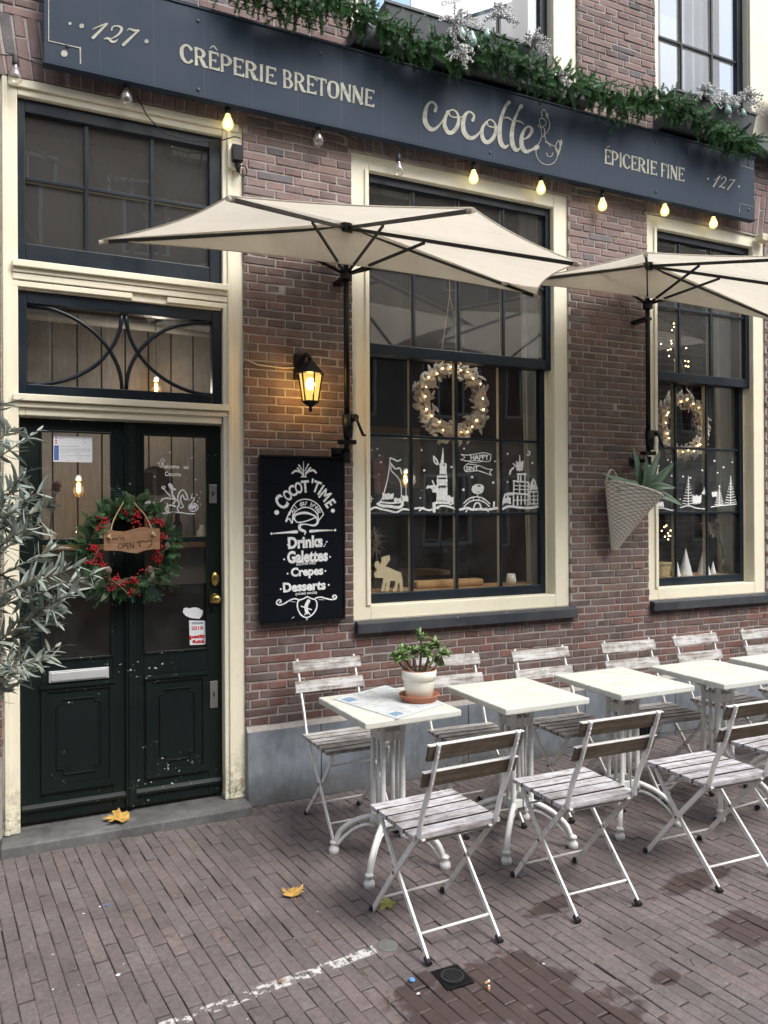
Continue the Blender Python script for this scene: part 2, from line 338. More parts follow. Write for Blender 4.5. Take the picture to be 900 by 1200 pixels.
M['blue'] = simple('blue_plastic', (0.12, 0.30, 0.62), 0.4)
M['cork'] = simple('filter_tip', (0.60, 0.32, 0.14), 0.8)
M['asphalt'] = mortar_mat('street_surface', (0.07, 0.062, 0.058), (0.05, 0.045, 0.042))
M['rose'] = simple('dusty_rose', (0.52, 0.22, 0.20), 0.7)
M['yellowfl'] = simple('yellow_petals', (0.50, 0.40, 0.13), 0.7)
M['soil'] = simple('potting_soil', (0.10, 0.05, 0.03), 0.95, bump=.6)

def canopy_mat():
    m, nt, out = newmat('ecru_canvas')
    v = coords(nt, rnd=False); n = noise_(nt, v, 2.2, 5, .6); f = noise_(nt, v, 400, 2)
    col = mixc(nt, ramp(nt, n, [(.35, 0), (.75, .5)]), (0.80, 0.755, 0.66), (0.62, 0.57, 0.48))
    st = noise_(nt, v, 9, 5, .75, 1.5); col = mixc(nt, ramp(nt, st, [(.55, 0), (.72, .28)]), col, (0.42, 0.37, 0.28))
    p = pbsdf(nt, out, col, .9, 0, bump_(nt, math_(nt, 'ADD', f, math_(nt, 'MULTIPLY', n, 3)), .25, .003), .15)
    t = N(nt, 'ShaderNodeBsdfTranslucent'); L(nt, col, t.inputs[0])
    mx = N(nt, 'ShaderNodeMixShader'); mx.inputs[0].default_value = .5
    L(nt, p.outputs[0], mx.inputs[1]); L(nt, t.outputs[0], mx.inputs[2]); L(nt, mx.outputs[0], out.inputs[0])
    return m
M['canvas'] = canopy_mat()
def amber():
    m, nt, out = newmat('amber_lantern_glass')
    tr = N(nt, 'ShaderNodeBsdfTransparent'); tr.inputs[0].default_value = (1, .86, .55, 1)
    e = N(nt, 'ShaderNodeEmission'); e.inputs[0].default_value = (1, .58, .16, 1); e.inputs[1].default_value = 1.0
    mx = N(nt, 'ShaderNodeMixShader'); mx.inputs[0].default_value = .5
    L(nt, tr.outputs[0], mx.inputs[1]); L(nt, e.outputs[0], mx.inputs[2]); L(nt, mx.outputs[0], out.inputs[0]); return m
M['amber'] = amber()

# ------------------------------------------------------------------ mesh helpers
class MB:
    def __init__(s): s.v = []; s.f = []; s.m = []; s.c = []; s.cur = (1, 1, 1); s.mi = 0
    def face(s, idx): s.f.append(idx); s.m.append(s.mi); s.c.append(s.cur)
    def vert(s, p): s.v.append(tuple(p)); return len(s.v) - 1
    def poly(s, pts): s.face([s.vert(p) for p in pts])
    def box(s, x0, x1, y0, y1, z0, z1):
        b = len(s.v)
        for x, y, z in ((x0, y0, z0), (x1, y0, z0), (x1, y1, z0), (x0, y1, z0), (x0, y0, z1), (x1, y0, z1), (x1, y1, z1), (x0, y1, z1)): s.v.append((x, y, z))
        for q in ((0, 3, 2, 1), (4, 5, 6, 7), (0, 1, 5, 4), (1, 2, 6, 5), (2, 3, 7, 6), (3, 0, 4, 7)): s.face([b + i for i in q])
        return s
    def beam(s, a, b, w, h, up=(0, 0, 1)):
        """rectangular bar from a to b; w across, h along 'up'"""
        a, b = Vector(a), Vector(b); d = (b - a).normalized(); u = Vector(up)
        sd = d.cross(u); sd = sd.normalized() if sd.length > 1e-6 else Vector((1, 0, 0)); u2 = sd.cross(d).normalized()
        k = len(s.v)
        for p in (a, b):
            for i, j in ((-1, -1), (1, -1), (1, 1), (-1, 1)): s.v.append(tuple(p + sd * i * w / 2 + u2 * j * h / 2))
        for q in ((0, 3, 2, 1), (4, 5, 6, 7), (0, 1, 5, 4), (1, 2, 6, 5), (2, 3, 7, 6), (3, 0, 4, 7)): s.face([k + i for i in q])
        return s
    def tube(s, pts, r, n=8, cap=True, flat=1.0):
        pts = [Vector(p) for p in pts]; rs = r if hasattr(r, '__len__') else [r] * len(pts)
        ref = None; rings = []
        for i, p in enumerate(pts):
            d = (pts[min(i + 1, len(pts) - 1)] - pts[max(i - 1, 0)])
            d = d.normalized() if d.length > 1e-9 else Vector((0, 0, 1))
            if ref is None:
                ref = Vector((0, 0, 1)) if abs(d.z) < .9 else Vector((1, 0, 0))
            a = (ref - d * ref.dot(d)); a = a.normalized() if a.length > 1e-6 else d.orthogonal().normalized()
            ref = a; b = d.cross(a)
            rings.append([s.vert(p + a * math.cos(t * 2 * PI / n) * rs[i] * flat + b * math.sin(t * 2 * PI / n) * rs[i]) for t in range(n)])
        for i in range(len(rings) - 1):
            for t in range(n):
                s.face([rings[i][t], rings[i][(t + 1) % n], rings[i + 1][(t + 1) % n], rings[i + 1][t]])
        if cap: s.face(rings[0][::-1]); s.face(rings[-1])
        return s
    def lathe(s, prof, c=(0, 0, 0), n=24, cap=True, fn=None):
        rings = []
        for (r, z) in prof:
            ring = []
            for t in range(n):
                a = t * 2 * PI / n; rr = r + (fn(a, z) if fn else 0)
                ring.append(s.vert((c[0] + math.cos(a) * rr, c[1] + math.sin(a) * rr, c[2] + z)))
            rings.append(ring)
        for i in range(len(rings) - 1):
            for t in range(n): s.face([rings[i][t], rings[i][(t + 1) % n], rings[i + 1][(t + 1) % n], rings[i + 1][t]])
        if cap: s.face(rings[0][::-1]); s.face(rings[-1])
        return s
    def ball(s, c, r, n=10, m=6, sz=1.0):
        return s.lathe([(max(1e-4, r * math.sin(PI * i / m)), -r * sz * math.cos(PI * i / m)) for i in range(m + 1)], c, n, False)
    def prism(s, pts2, y0, y1):
        """outline in XZ extruded along Y"""
        a = [s.vert((x, y0, z)) for x, z in pts2]; b = [s.vert((x, y1, z)) for x, z in pts2]; n = len(pts2)
        s.face(a); s.face(b[::-1])
        for i in range(n): s.face([a[i], b[i], b[(i + 1) % n], a[(i + 1) % n]])
        return s
    def build(s, name, mat, parent=None, smooth=False, bevel=0, col=False, solid=0):
        me = bpy.data.meshes.new(name); me.from_pydata(s.v, [], s.f)
        mats = mat if isinstance(mat, (list, tuple)) else [mat]
        for q in mats: me.materials.append(q)
        me.polygons.foreach_set('material_index', s.m)
        if col:
            ca = me.color_attributes.new('bcol', 'FLOAT_COLOR', 'CORNER'); buf = []
            for p, c in zip(me.polygons, s.c): buf += [c[0], c[1], c[2], 1.0] * p.loop_total
            ca.data.foreach_set('color', buf)
        if smooth: me.polygons.foreach_set('use_smooth', [True] * len(me.polygons))
        me.update(); me.validate()
        if not (col or len(s.f) > 6000):
            bm = bmesh.new(); bm.from_mesh(me); bmesh.ops.recalc_face_normals(bm, faces=bm.faces); bm.to_mesh(me); bm.free()
        o = bpy.data.objects.new(name, me); COL.objects.link(o)
        if parent is not None: o.parent = parent
        if bevel:
            b = o.modifiers.new('bevel', 'BEVEL'); b.width = bevel; b.segments = 2; b.limit_method = 'ANGLE'; b.angle_limit = R(40)
        if solid:
            b = o.modifiers.new('solid', 'SOLIDIFY'); b.thickness = solid; b.offset = 0
        return o
def tag(o, label=None, cat=None, group=None, kind=None):
    if label: o['label'] = label
    if cat: o['category'] = cat
    if group: o['group'] = group
    if kind: o['kind'] = kind
    return o
def empty(name, loc=(0, 0, 0), rz=0, **kw):
    o = bpy.data.objects.new(name, None); COL.objects.link(o); o.location = loc; o.rotation_euler = (0, 0, rz)
    o.empty_display_size = .05
    return tag(o, **kw)
def children(o): return [c for c in bpy.data.objects if c.parent == o]
def copy_tree(o, parent=None):
    c = o.copy(); COL.objects.link(c); c.parent = parent
    for ch in children(o): copy_tree(ch, c)
    return c
def catmull(pts, k=8):
    if len(pts) < 3: return [Vector(p) for p in pts]
    P = [Vector(p) for p in pts]; P = [P[0] * 2 - P[1]] + P + [P[-1] * 2 - P[-2]]; out = []
    for i in range(1, len(P) - 2):
        for j in range(k):
            t = j / k; a, b, c, d = P[i - 1:i + 3]
            out.append(0.5 * ((2 * b) + (-a + c) * t + (2 * a - 5 * b + 4 * c - d) * t * t + (-a + 3 * b - 3 * c + d) * t ** 3))
    out.append(P[-2]); return out
def stroke(mb, pts, w, fn, k=6, smooth=True, thick=0.0, round_=True):
    """flat brush stroke: pts in a 2-D tracing space, w widths in the same units, fn maps (x, y) to a point on the surface"""
    ws = w if hasattr(w, '__len__') else [w] * len(pts)
    q = catmull([(p[0], p[1], ww) for p, ww in zip(pts, ws)], k) if smooth and len(pts) > 2 else [Vector((p[0], p[1], ww)) for p, ww in zip(pts, ws)]
    Lr = []; _lay[0] = (_lay[0] + 1) % 24; base = _lay[0] * 3.5e-5
    f0 = fn
    def fn(a, b, _i=[0]):
        _i[0] += 1; v_ = f0(a, b); v_.y -= base + _i[0] * 1.5e-6; return v_
    for i, p in enumerate(q):
        d = q[min(i + 1, len(q) - 1)].xy - q[max(i - 1, 0)].xy
        if d.length < 1e-6: d = Vector((1, 0))
        d.normalize(); n = Vector((-d.y, d.x)) * max(p.z, .5) / 2
        Lr.append((mb.vert(fn(p.x + n.x, p.y + n.y)), mb.vert(fn(p.x - n.x, p.y - n.y))))
    for a, b in zip(Lr, Lr[1:]): mb.face([a[0], a[1], b[1], b[0]])
    for e in (0, -1):
        p = q[e]; r = max(p.z, .5) / 2
        if round_ and r > 1.2 * .5: mb.face([mb.vert(fn(p.x + math.cos(t * PI / 5) * r, p.y + math.sin(t * PI / 5) * r)) for t in range(10)])
def disc(mb, x, y, r, fn, n=10): mb.face([mb.vert(fn(x + math.cos(t * 2 * PI / n) * r, y + math.sin(t * 2 * PI / n) * r)) for t in range(n)])
_gc = {}
_lay = [0]
def glyphs(txt, bold=0.0):
    """filled outline of a word in the built-in face, scaled to the unit square (y down)"""
    key = (txt, bold)
    if key in _gc: return _gc[key]
    cu = bpy.data.curves.new('t', 'FONT'); cu.body = txt; cu.offset = bold; cu.resolution_u = 3
    ob = bpy.data.objects.new('t', cu); COL.objects.link(ob)
    dg = bpy.context.evaluated_depsgraph_get(); me = bpy.data.meshes.new_from_object(ob.evaluated_get(dg))
    vs = [v.co.copy() for v in me.vertices]; fs = [list(p.vertices) for p in me.polygons]
    bpy.data.objects.remove(ob); bpy.data.curves.remove(cu); bpy.data.meshes.remove(me)
    x0 = min(v.x for v in vs); x1 = max(v.x for v in vs); y0 = min(v.y for v in vs); y1 = max(v.y for v in vs)
    vs = [((v.x - x0) / (x1 - x0), 1 - (v.y - y0) / (y1 - y0)) for v in vs]
    _gc[key] = (vs, fs, (x1 - x0) / (y1 - y0)); return _gc[key]
def textquad(mb, txt, quad, fn, bold=0.0):
    """quad: TL, TR, BR, BL in tracing space"""
    vs, fs, _ = glyphs(txt, bold); a, b, c, d = [Vector(q) for q in quad]; k = len(mb.v)
    for (x, y) in vs:
        p = (a * (1 - x) + b * x) * (1 - y) + (d * (1 - x) + c * x) * y; mb.vert(fn(p.x, p.y))
    for f in fs: mb.face([k + i for i in f])
def char(mb, ch, cx, cy, h, rot, fn, bold=0.03, sx=1.0):
    vs, fs, asp = glyphs(ch, bold); k = len(mb.v); w = h * asp * sx; c, s = math.cos(R(rot)), math.sin(R(rot))
    for (x, y) in vs:
        X, Y = (x - .5) * w, (y - .5) * h; mb.vert(fn(cx + X * c + Y * s, cy - X * s + Y * c))
    for f in fs: mb.face([k + i for i in f])
def px(scale, ox, oy, y):
    """tracing space of an enlarged crop -> point on the wall-parallel plane y"""
    return lambda a, b: W(ox + a / scale, oy + b / scale, y)

# ------------------------------------------------------------------ camera, sky, sun
cam = bpy.data.cameras.new('camera'); co = bpy.data.objects.new('camera', cam); COL.objects.link(co); S.camera = co
cam.sensor_fit = 'HORIZONTAL'; cam.sensor_width = 36; cam.lens = 36 * F_PX / 900; cam.clip_start = .05; cam.clip_end = 400
mw = Matrix((CM[0], CM[2], -CM[1])).transposed().to_4x4(); mw.translation = Vector((0, -DIST, CAMH)); co.matrix_world = mw
w = bpy.data.worlds.new('World'); S.world = w; w.use_nodes = True; nt = w.node_tree; nt.nodes.clear()
sky = nt.nodes.new('ShaderNodeTexSky'); sky.sky_type = 'NISHITA'; sky.sun_disc = False
SUN_EL, SUN_AZ = R(52), R(150)     # azimuth measured clockwise from +Y (north)
sky.sun_elevation = SUN_EL; sky.sun_rotation = SUN_AZ; sky.air_density = 1.2; sky.dust_density = 4.0; sky.ozone_density = 1.0
hs = nt.nodes.new('ShaderNodeHueSaturation'); hs.inputs['Saturation'].default_value = .45
bg = nt.nodes.new('ShaderNodeBackground'); bg.inputs[1].default_value = .15; wo = nt.nodes.new('ShaderNodeOutputWorld')
nt.links.new(sky.outputs[0], hs.inputs['Color']); nt.links.new(hs.outputs[0], bg.inputs[0]); nt.links.new(bg.outputs[0], wo.inputs[0])
sl = bpy.data.lights.new('sun', 'SUN'); sl.energy = 1.4; sl.angle = R(28); sl.color = (1, .965, .92)
so = bpy.data.objects.new('sun', sl); COL.objects.link(so)
sd = Vector((math.sin(SUN_AZ) * math.cos(SUN_EL), math.cos(SUN_AZ) * math.cos(SUN_EL), math.sin(SUN_EL)))
so.rotation_euler = (-sd).to_track_quat('-Z', 'Y').to_euler(); so.location = (4, -8, 14)
S.view_settings.view_transform = 'Standard'; S.view_settings.look = 'None'; S.view_settings.exposure = 0.92; S.view_settings.gamma = 1
S.cycles.max_bounces = 7; S.cycles.diffuse_bounces = 3; S.cycles.glossy_bounces = 3; S.cycles.transparent_max_bounces = 12; S.cycles.transmission_bounces = 3
S.cycles.use_denoising = True; S.cycles.sample_clamp_indirect = 6
S.cycles.caustics_reflective = False; S.cycles.caustics_refractive = False

# ------------------------------------------------------------------ ground
def pave_col():
    t = random.random(); b = random.uniform(.90, 1.10)
    if t < .6: c = (0.168, 0.142, 0.142)
    elif t < .85: c = (0.154, 0.130, 0.131)
    else: c = (0.176, 0.144, 0.140)
    return tuple(x * b for x in c)
g = MB(); g.poly([(-60, -40, -.022), (60, -40, -.022), (60, 12, -.022), (-60, 12, -.022)])
tag(g.build('ground', M['asphalt']), kind='structure')
pv = MB(); PL, PWD = .2165, .0535; PR = R(6.5); cP, sP = math.cos(PR), math.sin(PR)
for ci in range(-30, 150):
    a0 = -1.4 + ci * PWD; off = (PL / 2 if ci % 2 else 0) + random.gauss(0, .006)
    for k_ in range(-2, 25):
        b0 = k_ * PL + off              # distance out from the wall along the row
        am, bm = a0 + PWD / 2, b0 + PL / 2
        xm, ym = am * cP + bm * sP + .35, -bm * cP + am * sP - .35
        if not (-1.6 < xm < 6.6 and -4.9 < ym < .09): continue
        xm += .005 * math.sin(ym * 2.1 + ci * .05) + .003 * noise.noise(Vector((xm * 1.5, ym * 3, 9)))
        dz = random.gauss(0, .0011) + .004 * noise.noise(Vector((xm * 1.8, ym * 1.8, 3))); tx, ty = random.gauss(0, .016), random.gauss(0, .006); rz = PR + random.gauss(0, .005)
        cr, sr = math.cos(rz), math.sin(rz); pv.cur = pave_col()
        hw, hl = PWD / 2 - .0006 - random.uniform(0, .0007), PL / 2 - .0024 - random.uniform(0, .0016); ch = .0028; k = len(pv.v)
        for (e_, zz) in ((0, -.02), (0, -.0026), (1, 0)):
            for (i_, j_) in ((-1, -1), (1, -1), (1, 1), (-1, 1)):
                lx, ly = i_ * (hw - e_ * ch) + random.gauss(0, .0008), j_ * (hl - e_ * ch) + random.gauss(0, .0011)
                pv.v.append((xm + lx * cr + ly * sr, ym + lx * sr - ly * cr, dz + zz + tx * lx + ty * ly))
        for r_ in (0, 4):
            for t in range(4): pv.face([k + r_ + t, k + r_ + 4 + t, k + r_ + 4 + (t + 1) % 4, k + r_ + (t + 1) % 4])
        pv.face([k + 11, k + 10, k + 9, k + 8])
tag(pv.build('pavement', M['paver'], col=True), kind='structure')
gj = MB(); gj.poly([(-1.6, -4.9, -.010), (6.6, -4.9, -.010), (6.6, .0, -.010), (-1.6, .0, -.010)])
tag(gj.build('pavement_joints', M['grout']), kind='structure')

# ------------------------------------------------------------------ cafe building
B = empty('cafe_building', (0, 0, 0), label='purple brown brick cafe house front with cream frames, dark sashes and a bluestone plinth', cat='building')
XL, XR, ZT = -1.5, 6.4, 6.7
DOOR = (-.11, 1.12, 0, 3.85); W1 = (1.78, 3.40, 1.005, 3.83); W2 = (4.11, 5.345, 1.005, 3.83)
U1 = (1.78, 3.49, 4.55, 6.7); U2 = (4.20, 5.45, 4.55, 6.7)
OPEN = [DOOR, W1, W2, U1, U2]
PZ = .42
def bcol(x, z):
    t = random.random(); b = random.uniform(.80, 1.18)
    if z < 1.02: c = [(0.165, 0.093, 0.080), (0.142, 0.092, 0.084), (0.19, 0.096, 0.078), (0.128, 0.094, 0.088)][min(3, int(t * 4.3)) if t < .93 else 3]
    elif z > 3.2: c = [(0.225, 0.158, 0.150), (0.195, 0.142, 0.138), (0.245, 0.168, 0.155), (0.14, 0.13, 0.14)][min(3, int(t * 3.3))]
    else: c = [(0.162, 0.108, 0.090), (0.140, 0.098, 0.086), (0.178, 0.112, 0.090), (0.122, 0.094, 0.084)][min(3, int(t * 3.4))]  # darker than above the parasols: their shade is put into the brick colour
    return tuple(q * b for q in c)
wb = MB()
def brick(mb, x0, x1, z0, z1, depth=.03, yf=0.0, col=None, sh=0.0):
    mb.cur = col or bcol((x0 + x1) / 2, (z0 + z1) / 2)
    y = yf + random.gauss(0, .0012); e = .0035; k = len(mb.v); j = lambda s=.0011: random.gauss(0, s)
    tl = random.gauss(0, .0012)
    for (ins, yy) in ((0, yf + depth), (0, y + .003), (e, y)):
        for (a, b) in ((x0 + ins, z0 + ins), (x1 - ins, z0 + ins), (x1 - ins, z1 - ins), (x0 + ins, z1 - ins)):
            mb.v.append((a + j() + sh * (b - z0), yy + (tl if a > (x0 + x1) / 2 else -tl), b + j()))
    for r_ in (0, 4):
        for t in range(4): mb.face([k + r_ + t, k + r_ + 4 + t, k + r_ + 4 + (t + 1) % 4, k + r_ + (t + 1) % 4])
    mb.face([k + 11, k + 10, k + 9, k + 8][::-1])
CH, HB = .0493, .108
SOLD = [(DOOR[0] - .02, DOOR[1] + .02), (W1[0] - .02, W1[1] + .03), (W2[0] - .02, W2[1] + .03)]
SZ0, SZ1 = 3.835, 4.16
row = 0; z = PZ + .03
while z < ZT:
    z0, z1 = z + .0045, z + CH - .0045; zm = (z0 + z1) / 2
    header = row % 2 == 0
    pitch = HB if header else 2 * HB
    x = XL + (HB / 2 if header else (0 if row % 4 == 1 else HB)) - 2 * HB
    cuts = [(o[0], o[1]) for o in OPEN if o[2] - .02 < zm < o[3]]
    if SZ0 - .01 < zm < SZ1: cuts += SOLD
    cuts.sort()
    spans = []; s0 = XL
    for a, b in cuts:
        if a > s0: spans.append((s0, a))
        s0 = max(s0, b)
    spans.append((s0, XR))
    for (a, b) in spans:
        xx = a - ((a - x) % pitch)
        while xx < b:
            p, q = max(xx, a) , min(xx + pitch, b)
            if q - p > .022:
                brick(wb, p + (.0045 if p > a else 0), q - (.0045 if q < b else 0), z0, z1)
            xx += pitch
    z += CH; row += 1
for (a, b) in SOLD:     # flat arches of standing bricks, fanned a little
    cx = (a + b) / 2; hw = (b - a) / 2; n = int((b - a) / .0565); p = (b - a) / n
    for i in range(n):
        x0 = a + i * p; sh = .16 * ((x0 + p / 2 - cx) / hw)
        bow = .018 * (1 - ((x0 + p / 2 - cx) / hw) ** 2)
        zc = SZ0 + bow
        for (q0, q1) in ((zc, zc + .105), (zc + .113, SZ1 - .005)) if i % 2 else ((zc, zc + .20), (zc + .208, SZ1 - .005)):
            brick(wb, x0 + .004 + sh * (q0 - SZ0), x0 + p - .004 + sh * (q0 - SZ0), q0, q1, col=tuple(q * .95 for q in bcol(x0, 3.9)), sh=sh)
wb.mi = 1; wb.cur = (1, 1, 1)
def slabs(mb, x0, x1, z0, z1, y0, y1, opens):
    zs = sorted({z0, z1} | {q for o in opens for q in (o[2], o[3]) if z0 < q < z1})
    for a, b in zip(zs, zs[1:]):
        zm = (a + b) / 2; s0 = x0
        for o in sorted([o for o in opens if o[2] < zm < o[3]]):
            if o[0] > s0: mb.box(s0, o[0], y0, y1, a, b)
            s0 = max(s0, o[1])
        if s0 < x1: mb.box(s0, x1, y0, y1, a, b)
slabs(wb, XL, XR, 0, ZT, .0045, .24, OPEN)
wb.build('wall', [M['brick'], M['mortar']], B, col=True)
# plinth
pl = MB()
edges = [1.122, 1.56, 2.56, 3.5, 4.335, 5.3, 6.4]
for a, b in zip(edges, edges[1:]):
    pl.box(a + .002, b - .002, -.022, .005, 0, PZ)
for a, b in zip(edges, edges[1:]):
    pl.mi = 1; k = len(pl.v)
    for p in ((a, -.022, PZ + .002), (b, -.022, PZ + .002), (b, .003, PZ + .028), (a, .003, PZ + .028)): pl.vert(p)
    pl.face([k, k + 1, k + 2, k + 3])
pl.build('plinth', [M['plinth'], M['mortar']], B, bevel=.004)
pl = MB(); pl.box(-1.5, -.125, -.03, .005, 0, PZ + .02); pl.build('plinth', M['plinth'], B, bevel=.004)
vn = MB(); vn.box(3.95, 4.17, -.03, -.026, .02, .13)
for i in range(6): vn.box(3.96 + i * .035, 3.972 + i * .035, -.036, -.03, .025, .125)
vn.build('cellar_vent', M['black_metal'], B)
st = MB(); st.box(-.118, 1.118, -.135, .16, -.02, .052); st.build('doorstep', M['step'], B, bevel=.008)
# upper string / return behind
bk = MB(); bk.box(XL, XR, .24, .26, 4.2, 4.5); bk.build('floor_band', M['room'], B)

def frame_ring(mb, o, w_, y0, y1):
    x0, x1, z0, z1 = o; l, r, b, t = w_
    mb.box(x0, x0 + l, y0, y1, z0, z1); mb.box(x1 - r, x1, y0, y1, z0, z1)
    if t: mb.box(x0 + l, x1 - r, y0, y1, z1 - t, z1)
    if b: mb.box(x0 + l, x1 - r, y0, y1, z0, z0 + b)
def pane_grid(parent, x0, x1, z0, z1, xs, zs, yf, glass, name='pane', bar=.018, dark=M['navy'], inner=True, tint=M['glass']):
    """glazing bars: dark outside, cream inside, and one pane of glass per opening"""
    d = MB(); c = MB()
    for q in xs:
        d.box(q - bar / 2, q + bar / 2, yf, yf + .014, z0, z1); c.box(q - bar / 2 + .002, q + bar / 2 - .002, yf + .0145, yf + .045, z0, z1)
    for q in zs:
        ed = [x0] + list(xs) + [x1]
        for a, b in zip(ed, ed[1:]):
            aa = a + (bar / 2 if a != x0 else 0); bb = b - (bar / 2 if b != x1 else 0)
            d.box(aa, bb, yf, yf + .014, q - bar / 2, q + bar / 2); c.box(aa, bb, yf + .0145, yf + .045, q - bar / 2 + .002, q + bar / 2 - .002)
    d.build('glazing_bars', dark, parent, bevel=.002)
    if inner: c.build('inner_bars', M['cream_in'], parent)
    ex = [x0] + list(xs) + [x1]; ez = [z0] + list(zs) + [z1]; gm = MB()
    for a, b in zip(ex, ex[1:]):
        for e, f in zip(ez, ez[1:]):
            t1, t2 = random.gauss(0, .0012), random.gauss(0, .0012)
            gm.poly([(a, yf + .016 + t1, e), (b, yf + .016 - t1, e), (b, yf + .016 - t1 + t2, f), (a, yf + .016 + t1 + t2, f)])
    gm.build(name, tint, parent)

def sash_window(o, fl, fr, xs):
    x0, x1, z0, z1 = o
    f = MB(); frame_ring(f, o, (fl, fr, .085, .09), .018, .15)
    f.box(x0 + fl - .03, x0 + fl - .002, .006, .018, z0 + .085, z1 - .09)      # thin outer bead
    ft = tag(f.build('window', M['cream'], B, bevel=.005))
    a, b = x0 + fl, x1 - fr
    s = MB(); ub = 2.63; frame_ring(s, (a, b, ub, z1 - .09), (.024, .04, .068, .055), .055, .098)
    us = s.build('upper_sash', M['navy'], ft, bevel=.003)
    s = MB(); frame_ring(s, (a + .002, b - .022, z0 + .085, 2.66), (.02, .04, .062, .03), .1, .143)
    ls = s.build('lower_sash', M['navy'], ft, bevel=.003)
    rv = MB(); rv.box(b - .0215, b - .001, .1, .14, z0 + .085, 2.63); rv.build('sash_channel', M['cream'], ft)
    # bars kept at sub-part level under the frame
    pane_grid(ft, a + .024, b - .04, ub + .068, z1 - .145, xs, [3.185], .068, None, tint=M['glass_mid'])
    pane_grid(ft, a + .022, b - .062, z0 + .147, 2.63, xs, [2.137, 1.643], .112, None)
    si = MB(); k = [(-.045, z0 - .075), (-.045, z0 - .012), (.0, z0 - .002), (.02, z0 - .002), (.02, z0 - .075)]
    sx0, sx1 = x0 + .008, x1 + .03
    pa = [si.vert((sx0, y, z)) for y, z in k]; pb = [si.vert((sx1, y, z)) for y, z in k]
    si.face(pa); si.face(pb[::-1])
    for i in range(5): si.face([pa[i], pb[i], pb[(i + 1) % 5], pa[(i + 1) % 5]])
    si.build('window_sill', M['sill'], B, bevel=.004)
    return ft
sash_window(W1, .12, .115, [2.233, 2.565, 2.91])
sash_window(W2, .105, .12, [4.495, 4.822])

# upper floor windows
for (o, fl, fr, xs) in ((U1, .06, .21, [2.1, 2.5, 2.9]), (U2, .05, .26, [4.545, 4.865])):
    f = MB(); frame_ring(f, o, (fl, fr, .04, .1), .02, .16)
    f.box(o[1] - fr - .0, o[1] - fr + .02, .0, .02, o[2], o[3])
    ft = f.build('window', M['cream'], B, bevel=.006)
    a, b = o[0] + fl, o[1] - fr
    s = MB(); frame_ring(s, (a, b, o[2] + .04, o[3] - .1), (.04, .06, .08, .05), .07, .115); s.build('sash', M['navy'], ft, bevel=.003)
    pane_grid(ft, a + .04, b - .06, o[2] + .12, o[3] - .15, xs, [5.215, 5.9], .08, None, tint=M['glass_top'])
    lb = MB(); lb.box(o[0] - .02, (o[1] if o is U1 else 6.3) + .02, -.14, .02, 4.425, 4.52); lb.build('ledge', M['ledge'], B, bevel=.005)

# door surround
f = MB()
f.box(-.11, -.03, .018, .16, .052, 3.85); f.box(1.005, 1.12, .018, .16, .052, 3.85); f.box(-.03, 1.005, .018, .16, 3.765, 3.85)
f.box(-.10, -.075, .002, .018, .055, 3.84); f.box(1.03, 1.055, .006, .018, .055, 3.80); f.box(-.07, 1.10, .004, .018, 3.80, 3.845)
f.box(.0, 1.0, .03, .16, 2.79, 2.925); f.box(.0, 1.0, .03, .16, 2.155, 2.262)
f.box(-.03, 0, .03, .16, 2.79, 2.925); f.box(-.03, 0, .03, .16, 2.155, 2.262)
DF = f.build('door_frame', M['cream'], B, bevel=.005)
f = MB()
for (z0, z1, y0) in ((2.895, 2.93, -.012), (2.87, 2.895, .005), (2.835, 2.868, .012), (2.225, 2.26, -.006), (2.195, 2.222, .012)):
    f.box(-.055, 1.03, y0, .03, z0, z1)
f.box(-.055, .52, .017, .03, 2.80, 2.83); f.box(.70, 1.03, .017, .03, 2.80, 2.83)
f.build('transom_moulding', M['cream'], B, bevel=.004)
f = MB(); frame_ring(f, (-.053, 1.003, 2.931, 3.765), (.058, .065, .10, .068), .045, .1)
TW = f.build('transom_window', M['navy'], B, bevel=.004)
pane_grid(TW, .005, .938, 3.031, 3.697, [.297, .632], [3.365], .058, None, tint=M['glass_dusty'])
f = MB(); frame_ring(f, (-.05, 1.0, 2.263, 2.789), (.06, .05, .055, .062), .045, .1)
AW = f.build('fanlight', M['navy'], B, bevel=.004)
f = MB(); gp = MB(); gp.poly([(.01, .08, 2.318), (.95, .08, 2.318), (.95, .08, 2.727), (.01, .08, 2.727)]); gp.build('pane', M['glass'], AW)
zc0, zc1 = 2.318, 2.727
for sgn, xo in ((1, 0), (-1, .962)):     # pairs of crossing quarter arcs, left and right
    X_ = lambda t: xo + sgn * t
    a = [(X_(.01 + .46 * math.sin(t)), .062, zc1 - .405 * (1 - math.cos(t)) - .0) for t in [i * PI / 2 / 16 for i in range(17)]]
    b = [(X_(.01 + .46 * math.sin(t)), .062, zc0 + .405 * (1 - math.cos(t)) + .0) for t in [i * PI / 2 / 16 for i in range(17)]]
    f.tube(a, .0105, 6); f.tube(b, .0105, 6)
f.build('curved_bars', M['navy'], AW, smooth=True)

